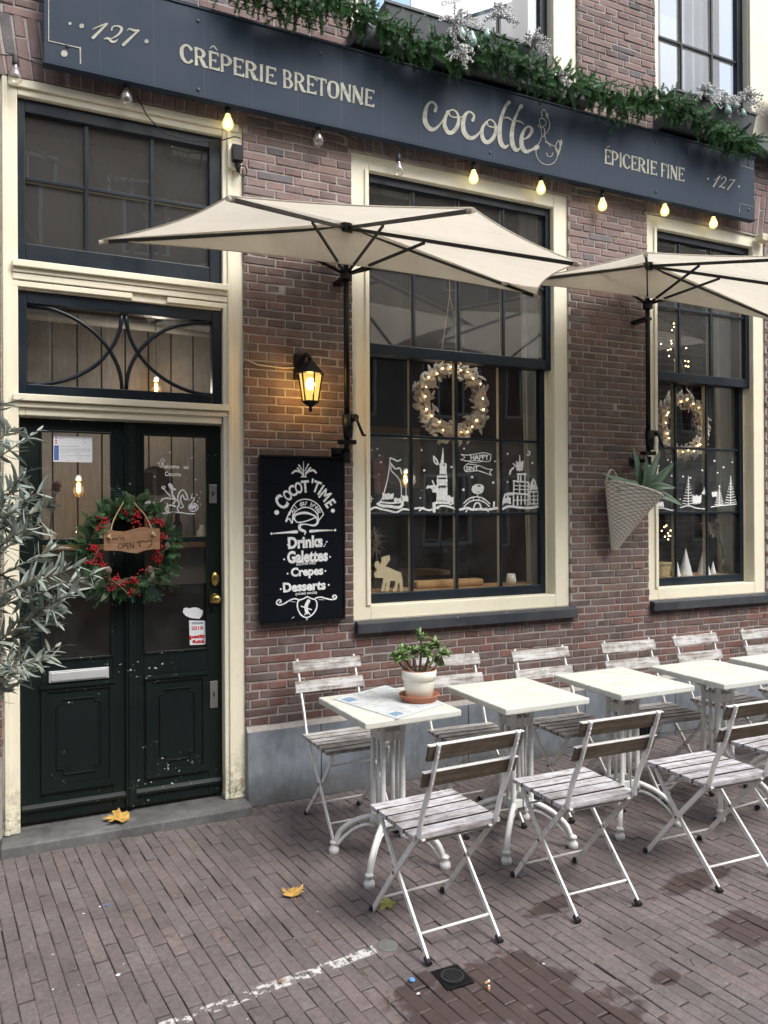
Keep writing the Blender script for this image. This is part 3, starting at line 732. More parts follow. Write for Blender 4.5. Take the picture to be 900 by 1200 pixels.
# doors
def leaf(x0, x1, gx0, gx1, px0, px1, left):
    d = MB(); yf, yb = .085, .125
    d.box(x0, gx0, yf, yb, .075, 2.15); d.box(gx1, x1, yf, yb, .075, 2.15)
    d.box(gx0, gx1, yf, yb, 2.085, 2.15); d.box(gx0, gx1, yf, yb, .075, .897)
    d.box(gx0, gx1, yf, yb, 1.495, 1.525)
    D_ = d.build('door', M['door'], B, bevel=.003)
    t = MB()      # glazing bead and panels
    frame_ring(t, (gx0 - .004, gx1 + .004, .889, 2.09), (.012, .012, .014, .012), yf - .007, yf)
    t.build('glazing_bead', M['door'], D_, bevel=.003)
    p = MB()
    frame_ring(p, (px0, px1, .215, .765), (.03, .03, .035, .03), yf - .014, yf)
    p.box(px0 - .005, px1 + .005, yf - .024, yf, .755, .772)
    p.box(px0 + .03, px1 - .03, yf - .004, yf, .25, .735)
    cx0, cx1, cz0, cz1, n = px0 + .075, px1 - .075, .30, .69, .03
    loop = [(cx0 + n, cz1), (cx1 - n, cz1), (cx1 - n, cz1 - n * .6), (cx1, cz1 - n), (cx1, cz0 + n), (cx1 - n, cz0 + n), (cx1 - n, cz0), (cx0 + n, cz0), (cx0 + n, cz0 + n), (cx0, cz0 + n), (cx0, cz1 - n), (cx0 + n, cz1 - n * .6), (cx0 + n, cz1)]
    p.tube([(a, yf - .006, b) for a, b in loop], .0055, 6, cap=False)
    p.build('panel', M['door'], D_, bevel=.002)
    gm = MB(); gm.poly([(gx0, .105, .897), (gx1, .105, .897), (gx1, .105, 1.495), (gx0, .105, 1.495)]); gm.poly([(gx0, .105, 1.525), (gx1, .105, 1.525), (gx1, .105, 2.085), (gx0, .105, 2.085)])
    gm.build('pane', M['glass'], D_)
    wbm = MB(); k = [(.068, .135), (.068, .150), (.085, .166), (.085, .135)]
    pa = [wbm.vert((x0 + .003, y, z)) for y, z in k]; pb = [wbm.vert((x1 - .003, y, z)) for y, z in k]; wbm.face(pa); wbm.face(pb[::-1])
    for i in range(4): wbm.face([pa[i], pb[i], pb[(i + 1) % 4], pa[(i + 1) % 4]])
    wbm.build('weather_bar', M['door'], D_, bevel=.002)
    return D_
DL = leaf(-.028, .498, .07, .417, .068, .432, True)
DR = leaf(.502, 1.003, .578, .925, .588, .925, False)
f = MB(); f.box(.482, .536, .066, .0845, .08, 2.145); f.box(.497, .521, .058, .066, .08, 2.145); f.build('meeting_stile', M['door'], DR, bevel=.004)
f = MB(); f.box(.105, .398, .072, .0848, .782, .842); f.box(.115, .388, .066, .072, .79, .835); f.build('letterbox', M['aluminium'], DL, bevel=.004)
f = MB()
for zz, rr in ((1.175, .026),):
    f.tube([(.962, .083, zz), (.962, .06, zz), (.962, .055, zz), (.962, .045, zz), (.962, .028, zz), (.962, .018, zz)], [.03, .03, .013, .013, rr, rr * .75], 20)
f.build('door_knob', M['brass'], DR, smooth=True)
f = MB(); k = []
f.tube([(.966, .084, 1.285), (.966, .072, 1.285), (.966, .066, 1.285)], [.024, .022, .012], 20)
o_ = f.build('lock_plate', M['brass'], DR, smooth=True); o_.scale = (1, 1, 1.75); o_.location = (0, 0, -1.285 * .75)
for (zz, h) in ((1.765, .085), (.635, .13)):
    f = MB(); f.box(.935, .978, .077, .0845, zz - h / 2 - .01, zz + h / 2 + .01); f.mi = 1; f.box(.953, .960, .075, .0769, zz - .012, zz + .012)
    f.build('lock_plate', [M['steel'], M['black_metal']], DR, bevel=.0015)

# interior
f = MB(); f.box(-1.5, 6.4, 4.2, 4.25, 0, 4.2); f.box(-1.5, 6.4, .26, 4.2, 4.15, 4.2); f.box(-1.5, -1.45, .26, 4.2, 0, 4.15); f.box(6.35, 6.4, .26, 4.2, 0, 4.15)
f.box(1.45, 1.5, .26, 3.2, 0, 4.15); f.box(3.7, 3.76, .26, 1.9, 0, 4.15)
f.build('interior_wall', M['room'], B)
f = MB(); f.box(-1.5, 6.4, .24, 4.2, -.02, .0); f.build('interior_floor', M['room_floor'], B)
f = MB(); f.box(-1.5, 6.4, 1.6, 1.65, 4.5, 6.7); f.box(-1.5, 6.4, .26, 1.6, 4.5, 4.54); f.build('upper_room_wall', M['curtain_white'], B)
f = MB()
for i in range(15):
    a = -.75 + i * .153; f.box(a, a + .142, 1.25, 1.27, 1.43, 2.95)
f.mi = 1; f.box(-.9, 1.45, 1.27, 1.29, 0, 4.15)
f.mi = 2; f.box(-.9, 1.45, 1.235, 1.25, 1.16, 1.42)
f.build('plank_partition', [M['plank_in'], M['beam_in'], M['tile_in']], B)
f = MB(); f.box(-.9, 1.45, 1.0, 1.24, 2.97, 3.35); f.build('ceiling_beam', M['beam_in'], B)
f = MB(); f.tube([(-.9, 1.05, 2.92), (1.45, 1.05, 2.90)], .035, 12); f.build('pipe', M['pipe_in'], B, smooth=True)
f = MB(); f.box(-.6, 1.4, 1.08, 1.235, 1.425, 1.455); f.build('shelf', M['oak'], B)
f = MB(); f.box(1.9, 3.3, .15, .42, 1.0, 1.148); f.box(4.2, 5.3, .15, .42, 1.0, 1.148); f.build('inner_sill', M['oak'], B, bevel=.004)
for (a, b, hh) in ((3.20, 3.36, 3.8), (5.10, 5.30, 3.8)):    # drawn-back curtains
    f = MB(); n = 26
    for i in range(n):
        t0, t1 = i / n, (i + 1) / n
        p = lambda t: (a + (b - a) * t, .30 + .02 * math.sin(t * 34))
        (xa, ya), (xb, yb) = p(t0), p(t1); tk = .10 * (1 - t0)
        f.poly([(xa + tk * .6, ya, 1.1), (xb + .1 * (1 - t1) * .6, yb, 1.1), (xb, yb, hh), (xa, ya, hh)])
    f.build('curtain', M['curtain'], B, smooth=True)
for (a, b) in ((1.85, 2.2), (2.75, 3.3), (4.25, 4.55), (4.8, 5.2)):
    f = MB(); n = 24
    for i in range(n):
        t0, t1 = i / n, (i + 1) / n; p = lambda t: (a + (b - a) * t, .30 + .025 * math.sin(t * 26))
        (xa, ya), (xb, yb) = p(t0), p(t1); f.poly([(xa, ya, 4.56), (xb, yb, 4.56), (xb, yb, 6.6), (xa, ya, 6.6)])
    f.build('curtain', M['curtain_white'], B, smooth=True)

# ------------------------------------------------------------------ fascia sign
SG = empty('fascia_sign', (2.6, -.1, 4.13), label='long slate blue fascia board with gilt lettering above the door and windows', cat='sign')
SG_ = Vector((2.6, -.1, 4.13))
f = MB(); f.box(.091 - 2.6, 5.105 - 2.6, .0, .045, 3.90 - 4.13, 4.365 - 4.13)
f.box(.085 - 2.6, 5.111 - 2.6, -.006, .05, 4.366 - 4.13, 4.378 - 4.13); f.box(.085 - 2.6, 5.111 - 2.6, -.006, .05, 3.888 - 4.13, 3.899 - 4.13)
f.build('board', M['sign'], SG, bevel=.003)
f = MB()
for i in range(1, 19):
    q = .091 + i * .264; f.box(q - 2.6 - .0008, q - 2.6 + .0008, -.0008, .0, 3.90 - 4.13, 4.365 - 4.13)
f.build('board_joints', M['ledge'], SG)
f = MB()
for (a, b) in ((.2, 4.0), (.85, 4.30), (.85, 3.93), (1.55, 4.3), (4.1, 4.3), (4.1, 3.94), (5.04, 4.31), (5.04, 3.965), (2.7, 3.95)):
    f.tube([(a - 2.6, .0, b - 4.13), (a - 2.6, -.005, b - 4.13)], [.011, .008], 10)
f.build('screw_head', M['ledge'], SG, smooth=True)
def on_sign(s, ox, oy): return lambda a, b: W(ox + a / s, oy + b / s, -.1025) - SG_
# slab capitals drawn from flared strokes in a unit box (x right, y down)
ST, TH = .20, .13
def vst(x, a=0, b=1, w=ST, fl=.12): return [([(x, a), (x, a + .10), (x, b - .10), (x, b)], [w + fl, w, w, w + fl])]
GL = {
 'C': (.86, [([(.80, .24), (.62, .07), (.38, .05), (.15, .25), (.10, .5), (.15, .75), (.38, .95), (.62, .93), (.82, .76)], [.2, .15, .16, .24, .27, .24, .16, .15, .2])]),
 'R': (.9, vst(.17) + [([(.17, .07), (.5, .07), (.70, .28), (.5, .5), (.2, .5)], [.12, .15, .25, .15, .12]), ([(.42, .5), (.62, .78), (.72, .93), (.95, .97)], [.14, .26, .22, .1])]),
 'E': (.74, vst(.17) + [([(.1, .06), (.68, .06)], [.12, .14]), ([(.70, .0), (.70, .2)], [.07, .11]), ([(.2, .49), (.5, .49)], [.09, .09]), ([(.52, .4), (.52, .58)], [.1, .1]), ([(.1, .94), (.72, .94)], [.13, .16]), ([(.74, .80), (.74, 1)], [.09, .1])]),
 'P': (.82, vst(.17) + [([(.17, .07), (.5, .07), (.72, .31), (.5, .56), (.2, .56)], [.12, .15, .26, .15, .12])]),
 'I': (.38, vst(.19)),
 'B': (.82, vst(.17) + [([(.17, .07), (.48, .07), (.62, .26), (.48, .46), (.2, .47)], [.12, .14, .22, .13, .12]), ([(.2, .48), (.52, .49), (.71, .72), (.52, .93), (.17, .94)], [.12, .14, .25, .14, .12])]),
 'T': (.78, vst(.39) + [([(.03, .07), (.75, .07)], [.14, .14]), ([(.04, .0), (.04, .24)], [.06, .1]), ([(.74, .0), (.74, .24)], [.06, .1])]),
 'O': (.92, [([(.46, .05), (.2, .15), (.12, .5), (.2, .85), (.46, .95), (.72, .85), (.80, .5), (.72, .15), (.46, .05)], [.14, .2, .27, .2, .14, .2, .27, .2, .14])]),
 'N': (.88, vst(.13, w=.16, fl=.13) + vst(.74, w=.16, fl=.13) + [([(.1, .02), (.77, .98)], [.26, .26])]),
 'F': (.70, vst(.17) + [([(.1, .06), (.66, .06)], [.12, .14]), ([(.68, .0), (.68, .22)], [.07, .11]), ([(.2, .5), (.5, .5)], [.1, .1])]),
}
ACC = {'Ê': [([(.15, -.12), (.40, -.30), (.65, -.12)], [.07, .10, .07])], 'É': [([(.3, -.12), (.62, -.26)], [.10, .13])]}
def caps(mb, txt, quad, fn, hpx, cond=1.0):
    """quad = TL, TR, BR, BL in tracing units, hpx = cap height there"""
    a, b, c, d = [Vector(q) for q in quad]
    adv = [(.36 if ch == ' ' else GL[{'Ê': 'E', 'É': 'E'}.get(ch, ch)][0] + .05) for ch in txt]; tot = sum(adv); u = 0
    wpx = (b - a).length; k = wpx / tot / hpx
    for ch, ad in zip(txt, adv):
        if ch != ' ':
            gl = GL[{'Ê': 'E', 'É': 'E'}.get(ch, ch)][1] + ACC.get(ch, [])
            for pts, ws in gl:
                q = []; x_ = []
                for (x, y) in pts:
                    s_ = (u + x) / tot; P = (a * (1 - s_) + b * s_) * (1 - y) + (d * (1 - s_) + c * s_) * y; q.append((P.x, P.y))
                stroke(mb, q, [w_ * hpx * min(1, k) * .92 for w_ in ws], lambda p, r: fn(p, r), 5, round_=False)
        u += ad
f = MB()
id0 = on_sign(1, 0, 0)
caps(f, 'CRÊPERIE', [(210.5, 50), (324.5, 80), (324, 100), (211.5, 72)], id0, 22)
f.build('lettering', M['signtxt'], SG); f = MB()
caps(f, 'BRETONNE', [(330.5, 80.5), (439.5, 106), (438.5, 126), (331, 102.5)], id0, 21)
f.build('lettering', M['signtxt'], SG); f = MB()
caps(f, 'ÉPICERIE', [(708, 174), (770, 189.5), (770, 206), (708, 191.5)], id0, 16)
f.build('lettering', M['signtxt'], SG); f = MB()
caps(f, 'FINE', [(774, 190.5), (802.5, 197), (802, 213), (774, 207)], id0, 15.5)
f.build('lettering', M['signtxt'], SG)
f = MB(); q = on_sign(5, 485, 100)
for pts, ws in (
 ([(125, 150), (130, 120), (105, 97), (78, 120), (65, 170), (68, 220), (95, 255), (125, 255), (155, 225), (175, 195), (195, 150)], [18, 14, 12, 18, 25, 27, 25, 18, 8, 6, 8]),
 ([(205, 150), (185, 190), (180, 235), (205, 278), (240, 262), (262, 215), (255, 165), (228, 143), (206, 155), (215, 180), (250, 188), (290, 183)], [12, 18, 23, 24, 23, 20, 12, 8, 8, 8, 8, 6]),
 ([(345, 205), (352, 175), (325, 155), (300, 175), (288, 225), (295, 275), (325, 308), (360, 300), (390, 268), (415, 225)], [18, 12, 12, 20, 25, 27, 26, 18, 8, 6]),
 ([(425, 215), (402, 250), (400, 300), (422, 333), (455, 320), (478, 275), (475, 225), (450, 201), (430, 212), (436, 236), (464, 245), (500, 242)], [12, 18, 23, 24, 23, 19, 12, 8, 8, 8, 8, 6]),
 ([(557, 100), (537, 125), (512, 190), (502, 260), (507, 330), (530, 362), (554, 350)], [22, 18, 20, 25, 27, 22, 7]),
 ([(525, 190), (552, 190), (575, 206)], [6, 10, 5]),
 ([(628, 122), (610, 152), (585, 215), (573, 290), (579, 350), (600, 380), (622, 368)], [24, 12, 20, 25, 27, 22, 7]),
 ([(598, 210), (622, 212), (645, 228)], [6, 10, 5]),
 ([(640, 318), (672, 300), (692, 265), (678, 242), (652, 254), (632, 300), (632, 355), (655, 388), (690, 378), (722, 362)], [6, 14, 18, 12, 14, 22, 27, 24, 14, 28]),
): stroke(f, pts, ws, q)
for pts in ([(748, 298), (738, 330), (718, 365), (718, 410), (745, 452), (790, 466), (828, 445), (842, 402), (832, 365), (800, 345), (775, 325), (765, 292)],
            [(745, 262), (752, 298), (762, 296), (766, 262), (752, 240), (745, 262)], [(740, 230), (728, 238), (745, 248), (735, 210), (742, 195), (765, 200), (775, 225), (760, 240)],
            [(752, 190), (748, 160), (760, 142), (774, 155), (778, 190)], [(775, 178), (784, 165), (786, 195), (797, 225), (788, 262), (770, 285)],
            [(840, 395), (830, 360), (848, 322), (856, 360), (843, 395)], [(846, 400), (866, 340), (862, 322), (858, 372), (846, 410)],
            [(778, 395), (785, 414), (805, 416), (815, 395)], [(770, 330), (790, 345), (800, 360)]): stroke(f, pts, 4.2, q)
f.build('script_lettering', M['signtxt'], SG)
f = MB(); q = on_sign(6, 20, 0)
stroke(f, [(532, 205), (570, 188), (630, 165)], [5, 8, 12], q); stroke(f, [(632, 168), (585, 215), (535, 265)], [14, 17, 22], q, smooth=False)
stroke(f, [(665, 212), (672, 190), (705, 182), (735, 200), (715, 240), (660, 272), (612, 272)], [12, 10, 10, 20, 14, 8, 6], q); stroke(f, [(612, 274), (640, 268), (665, 292), (690, 292), (708, 276)], [6, 14, 18, 12, 5], q)
stroke(f, [(775, 215), (790, 203), (820, 213), (856, 215)], [6, 10, 16, 12], q); stroke(f, [(850, 218), (800, 265), (748, 315)], [14, 17, 22], q, smooth=False)
disc(f, 372, 165, 11, q); disc(f, 455, 182, 17, q); disc(f, 910, 290, 15, q)
stroke(f, [(222, -10), (222, 285)], 7, q, smooth=False); stroke(f, [(222, 287), (447, 338)], 7, q, smooth=False); stroke(f, [(444, 335), (446, 445)], 10, q, smooth=False)
disc(f, 332, 376, 24, q)
q = on_sign(7.5, 780, 150)
stroke(f, [(425, 462), (450, 445), (478, 420)], [3, 6, 9], q); stroke(f, [(478, 422), (420, 515)], [9, 13], q, smooth=False)
stroke(f, [(490, 450), (510, 430), (530, 445), (515, 480), (468, 520)], [8, 7, 13, 9, 5], q); stroke(f, [(468, 520), (492, 514), (510, 528), (522, 518)], [5, 10, 10, 4], q)
stroke(f, [(555, 465), (570, 455), (608, 458)], [4, 8, 9], q); stroke(f, [(606, 458), (545, 540)], [8, 12], q, smooth=False)
disc(f, 374, 446, 9, q); disc(f, 645, 514, 9, q)
for a in (([(665, 265), (662, 330), (775, 362)]), ([(648, 745), (652, 662), (770, 690)])): stroke(f, a, 3, q, smooth=False)
f.build('house_number', M['signtxt'], SG)

# ------------------------------------------------------------------ festoon lights
FL = empty('festoon_lights', (2.5, -.06, 3.9), label='string of clear round bulbs strung under the blue fascia sign', cat='string lights')
bp = [(18, 74), (148, 101), (267, 131), (373, 151), (467, 187), (555, 197), (634, 210), (706, 230), (779, 237), (836, 252)]
lit = {2, 5, 6, 7, 8, 9}; off = Vector((2.5, -.06, 3.9))
cp = []
tops = [W(u, v - 9, -.06) for u, v in bp]
tops = [tops[0] + Vector((-.5, 0, 0))] + tops + [tops[-1] + Vector((.35, 0, .02))]
for a, b in zip(tops, tops[1:]):
    for i in range(10):
        t = i / 10; p = a.lerp(b, t); p.z -= .03 * math.sin(PI * t) * (1 if (b.x - a.x) > .3 else .3); cp.append(p - off)
cp.append(tops[-1] - off)
f = MB(); f.tube(cp, .0035, 6)
f.tube([W(160, 112, -.02) - off, W(172, 135, .0) - off, W(190, 155, .0) - off, W(225, 165, .0) - off, W(258, 165, -.005) - off, W(275, 160, -.03) - off, W(282, 162, -.03) - off], .0035, 6)
f.build('cable', M['cable'], FL, smooth=True)
for i, (u, v) in enumerate(bp):
    p = W(u, v, -.06) - off
    ti = random.uniform(-.12, .12)
    s = MB(); s.tube([p + Vector((0, 0, .035)), p + Vector((0, 0, -.012)), p + Vector((0, 0, -.016))], [.014, .016, .012], 12); so_ = s.build('socket', M['cable'], FL, smooth=True)
    s = MB(); s.lathe([(.013, -.010), (.0145, -.020), (.020, -.034), (.028, -.052), (.0315, -.068), (.028, -.086), (.017, -.097), (.002, -.101)], tuple(p), 18, False)
    b = s.build('bulb', M['lit_bulb'] if i in lit else M['bulb_glass'], FL, smooth=True)

# weatherproof plug on the door jamb
PT = empty('outdoor_socket', (1.075, .0, 3.66), label='black plug adapter hanging from a small cream socket box on the door jamb', cat='socket')
f = MB(); f.box(-.045, .035, -.02, .016, -.08, .05); f.build('socket_box', M['cream'], PT, bevel=.004)
f = MB(); f.box(-.03, .03, -.06, -.022, -.05, .04); f.tube([(0, -.04, -.05), (.0, -.04, -.085), (.005, -.04, -.11)], [.014, .010, .006], 10)
f.build('adapter', M['black_metal'], PT, bevel=.004)
f = MB(); f.tube([(.035 + .022 * math.cos(t * .5), -.03, -.09 + .03 * math.sin(t * .5)) for t in range(22)], .0035, 6); f.build('cable', M['cable'], PT, smooth=True)

CAMR = empty('security_camera', (5.28, -.02, 3.80), label='small white box camera at the top right corner of the right window frame', cat='camera')
f = MB(); f.box(-.05, .05, -.05, .02, -.028, .028); f.build('housing', M['cream_in'], CAMR, bevel=.006)
f = MB(); f.tube([(.025, -.05, .005), (.025, -.062, .005)], .014, 12); f.build('lens', M['black_metal'], CAMR)

# ------------------------------------------------------------------ wall lantern
LN = empty('wall_lantern', (1.445, 0, 2.50), label='lit black hexagonal wall lantern with amber glass above the black menu board', cat='lamp')
f = MB(); f.box(-.035, .035, -.012, .006, -.075, .075); f.tube([(0, -.01, .0), (0, -.06, .045), (0, -.12, .055), (0, -.17, .03), (0, -.19, -.01)], [.013, .011, .011, .011, .012], 10)
f.tube([(0, -.01, -.05), (0, -.05, -.02), (0, -.08, .04)], .008, 8)
f.build('bracket', M['black_metal'], LN, bevel=.003)
f = MB(); f.lathe([(.006, .03), (.012, .018), (.008, .008), (.026, -.002), (.05, -.028), (.083, -.062), (.085, -.07), (.070, -.072)], (0, -.19, .0), 6)
f.build('lamp_roof', M['black_metal'], LN)
f = MB()
rt, rb, zt, zb = .068, .044, -.072, -.225
for i in range(6):
    a = i * PI / 3 + PI / 6
    f.beam((math.cos(a) * rt, -.19 + math.sin(a) * rt, zt), (math.cos(a) * rb, -.19 + math.sin(a) * rb, zb), .007, .007)
f.lathe([(rb + .004, zb + .004), (rb + .006, zb - .004), (.022, zb - .022), (.008, zb - .030), (.012, zb - .044), (.004, zb - .058)], (0, -.19, 0), 6)
f.build('cage', M['black_metal'], LN)
f = MB(); f.lathe([(rt - .003, zt), (rb - .003, zb)], (0, -.19, 0), 6, False); f.build('lamp_glass', M['amber'], LN)
f = MB(); f.ball((0, -.19, -.125), .026, 14, 8, 1.3); f.build('light_bulb', M['lamp_lit'], LN, smooth=True)
pt = bpy.data.lights.new('lantern_light', 'POINT'); pt.energy = 4.0; pt.color = (1, .60, .22); pt.shadow_soft_size = .03
po = bpy.data.objects.new('lantern_light', pt); COL.objects.link(po); po.parent = LN; po.location = (0, -.19, -.155)
# feed cable of the lantern
f = MB(); f.tube([(-.32, -.004, .02), (-.25, -.006, -.005), (-.1, -.006, -.012), (-.03, -.008, -.005)], .004, 6); f.build('cable', M['cream_in'], LN, smooth=True)

# ------------------------------------------------------------------ menu board
MN = empty('menu_board', (1.45, -.015, 1.5), label='tall black plank menu board with white hand lettering on the brick pier', cat='sign')
mo = Vector((1.45, -.015, 1.5))
f = MB(); z0_, z1_ = 1.037, 1.972
n = 6
for i in range(n):
    a = z0_ + (z1_ - z0_) * i / n; b = z0_ + (z1_ - z0_) * (i + 1) / n
    f.box(1.203 - 1.45, 1.698 - 1.45, -.025, .0, a - 1.5 + .0007, b - 1.5 - .0007)
f.build('board', M['board'], MN, bevel=.0012)
f = MB(); f.box(1.195 - 1.45, 1.706 - 1.45, -.032, .0, z1_ - 1.5 + .001, z1_ - 1.5 + .012); f.box(1.195 - 1.45, 1.706 - 1.45, -.032, .0, z0_ - 1.5 - .012, z0_ - 1.5 - .001)
f.box(1.193 - 1.45, 1.2025 - 1.45, -.03, 0, z0_ - 1.5, z1_ - 1.5); f.box(1.6985 - 1.45, 1.708 - 1.45, -.03, 0, z0_ - 1.5, z1_ - 1.5)
f.build('trim', M['black_metal'], MN)
def mq(oy): return lambda a, b: W(300 + a / 8.18, oy + b / 8.18, -.0415) - mo
f = MB(); q = mq(620)
for t, qd, bd in (('Drinks', [(303, 78), (640, 54), (640, 172), (308, 194)], .045), ('Galettes', [(297, 212), (690, 190), (690, 308), (300, 333)], .045), ('(GLUTEN FREE)', [(385, 328), (572, 314), (572, 342), (388, 356)], .02),
                  ('Crepes', [(332, 372), (645, 350), (645, 462), (337, 484)], .045), ('Desserts', [(255, 515), (668, 487), (668, 580), (262, 610)], .045), ('(HOME MADE)', [(378, 613), (585, 597), (585, 625), (380, 641)], .02)):
    textquad(f, t, qd, q, bd)
for (a, b) in ((305, 152), (678, 122), (270, 290), (710, 266), (303, 427), (665, 402), (238, 575), (697, 535)): disc(f, a, b, 9, q)
for p_, w_ in (([(420, 682), (370, 668), (320, 685), (270, 715), (225, 728), (197, 712), (208, 684), (232, 678), (240, 696), (225, 704)], 13), ([(570, 662), (620, 652), (670, 665), (720, 675), (762, 668), (770, 645), (750, 634), (734, 648), (748, 658)], 13),
               ([(490, 648), (455, 668), (405, 690), (398, 750), (430, 820), (487, 848), (545, 815), (582, 750), (575, 685), (530, 665), (490, 648)], 13), ([(487, 850), (487, 885)], 10),
               ([(503, 690), (480, 740), (488, 800)], 34), ([(435, 740), (480, 755), (530, 772)], 12), ([(482, 790), (468, 822)], 9), ([(498, 790), (520, 822)], 9),
               ([(640, 165), (655, 165), (666, 140)], 6),
               ([(330, 694), (378, 700)], 4), ([(600, 676), (655, 678)], 4), ([(345, 855), (365, 842)], 6)): stroke(f, p_, w_, q)
q = mq(530)
stroke(f, [(172, 778), (300, 768), (388, 762)], [12, 20, 32], q); disc(f, 149, 780, 12, q); stroke(f, [(522, 757), (620, 750), (735, 748)], [28, 18, 9], q); disc(f, 758, 746, 12, q)
disc(f, 198, 577, 24, q); disc(f, 737, 560, 20, q)
for c_, a, b, h, r in (('C', 242, 478, 150, 42), ('O', 302, 413, 112, 36), ('C', 350, 370, 112, 26), ('O', 408, 340, 114, 14), ('T', 472, 328, 118, 4), ("'", 542, 275, 48, -10), ('T', 580, 330, 112, -20), ('I', 622, 362, 110, -32), ('M', 662, 412, 112, -42), ('E', 712, 490, 108, -56)):
    char(f, c_, a, b, h, r, q, .032, .60 if c_ == 'O' else .70 if c_ == 'C' else .78)
for p_, w_ in (([(322, 600), (345, 530), (400, 468), (470, 450), (540, 465), (605, 515), (648, 595)], 10), ([(648, 595), (600, 655)], 10), ([(322, 570), (285, 665), (318, 635), (345, 680), (352, 600)], 12),
               ([(355, 640), (370, 580), (430, 537), (480, 527), (540, 545), (585, 590), (600, 640)], 12), ([(362, 640), (380, 600), (470, 580), (560, 610), (592, 660), (560, 700), (470, 690), (420, 700), (425, 740), (470, 760), (465, 792)], [22, 20, 24, 16, 24, 20, 12, 26, 28, 22, 4]),
               ([(370, 645), (400, 672), (480, 660), (560, 630)], 12), ([(455, 237), (430, 195), (380, 178), (345, 202)], [8, 14, 20, 14]), ([(465, 237), (490, 195), (545, 172), (577, 197)], [8, 14, 20, 14]),
               ([(442, 195), (398, 152)], [8, 16]), ([(450, 180), (410, 122)], [6, 14]), ([(475, 195), (522, 150)], [8, 16]), ([(468, 180), (502, 115)], [6, 14]), ([(456, 225), (455, 90)], [12, 5]), ([(433, 236), (482, 236)], 10)):
    stroke(f, p_, w_, q)
arc = "All day break"
for i, ch in enumerate(arc):
    if ch == ' ': continue
    a = R(150 - 124 * i / (len(arc) - 1)); char(f, ch, 476 + 150 * math.cos(a), 640 - 150 * math.sin(a), 46 if ch in 'Aldbk' else 34, math.degrees(a) - 90, q, .02, .8)
f.build('lettering', M['chalk'], MN)

# ------------------------------------------------------------------ wall parasols
def parasol(X0, dz, label, tips):
    P = empty('wall_parasol', (X0, 0, 2.0), label=label, cat='parasol', group='half parasols fixed to the brick piers')
    hub = Vector((0, -.14, 1.30 + dz)); run = Vector((0, -.14, 1.03 + dz))
    f = MB(); f.tube([(0, -.14, .02 + dz * .5), (0, -.14, 1.34 + dz)], .0165, 14); f.build('pole', M['black_metal'], P, smooth=True)
    f = MB(); f.tube([(0, -.14, .0 + dz * .5), (0, -.14, -.06 + dz * .5)], .021, 12); f.box(-.05, .05, -.165, -.11, .05, .075); f.box(-.03, .03, -.12, .0, .0, .022); f.box(-.045, .06, -.012, .004, -.02, .04)
    f.box(-.03, .03, -.15, .0, 1.0, 1.02); f.build('wall_bracket', M['black_metal'], P, bevel=.003)
    f = MB(); f.tube([(-.0, -.155, .085), (-.0, -.155, .22)], [.026, .036], 12); f.tube([(.03, -.17, .2), (.03, -.20, .2)], .02, 12); f.tube([(.03, -.2, .2), (.075, -.2, .10), (.09, -.2, .10)], .009, 8)
    f.build('crank', M['black_metal'], P, smooth=True)
    f = MB(); f.tube([hub + Vector((0, 0, -.03)), hub + Vector((0, 0, .02))], .038, 16); f.build('hub', M['black_metal'], P)
    f = MB(); f.tube([run + Vector((0, 0, -.03)), run + Vector((0, 0, .025))], .034, 16); f.build('runner', M['black_metal'], P)
    T = [Vector(t) for t in tips]
    for t in T:
        r_ = MB(); r_.beam(hub + (t - hub) * .02, t, .014, .018); rb = r_.build('rib', M['black_metal'], P)
        k = MB(); k.beam(run, hub + (t - hub) * .36 + Vector((0, 0, -.012)), .009, .016); k.build('strut', M['black_metal'], rb)
    apex = hub + Vector((0, 0, .035))
    SAG = (.06, .03, .028, .05, 0)
    f = MB(); ord_ = T + [T[0]]; n, m_ = 20, 12
    for i in range(len(ord_) - 1):
        a, b = ord_[i] + Vector((0, 0, .014)), ord_[i + 1] + Vector((0, 0, .014)); wall = i == len(ord_) - 2
        grid = []
        for j in range(n + 1):
            s = j / n; e = a.lerp(b, s); bow = 4 * s * (1 - s)
            if wall: e = e + Vector((0, 0, .06 * bow)) + Vector((0, .06 * bow, 0))
            else: e = e + (apex - e) * SAG[i] * bow + Vector((0, 0, -.010 * bow))
            grid.append([apex.lerp(e, r / m_) + Vector((0, 0, (-.018 * math.sin(PI * r / m_) + .004 * noise.noise(Vector((s * 9 + i * 3, r * .22, X0))) + .0022 * math.sin(s * 38 + r * .4) * (r / m_)) * bow)) for r in range(m_ + 1)])
        idx = [[f.vert(p) for p in r] for r in grid]
        for j in range(n):
            for r in range(m_): f.face([idx[j][r], idx[j][r + 1], idx[j + 1][r + 1], idx[j + 1][r]])
    cn = f.build('canopy', M['canvas'], P, smooth=True)
    h = MB()          # stitched hem along the edge
    for i in range(len(ord_) - 1):
        a, b = ord_[i] + Vector((0, 0, .012)), ord_[i + 1] + Vector((0, 0, .012)); wall = i == len(ord_) - 2; pts = []
        for j in range(n + 1):
            s = j / n; e = a.lerp(b, s); bow = 4 * s * (1 - s)
            e = e + (Vector((0, .06 * bow, .06 * bow)) if wall else (apex - e) * SAG[i] * bow + Vector((0, 0, -.010 * bow))); pts.append(e)
        h.tube(pts, .004, 5)
    h.build('hem', M['canvas'], P, smooth=True)
    for t in T:
        c = MB(); d = (t - hub).normalized(); c.tube([t - d * .03, t + d * .012], [.013, .011], 8); c.build('rib_cap', M['canvas'], P)
    return P
zt = .96
T1 = [(-1.345, -.29, .975), (-.915, -1.09, .96), (.07, -1.41, .955), (.965, -1.02, .955), (1.225, -.30, 1.0)]
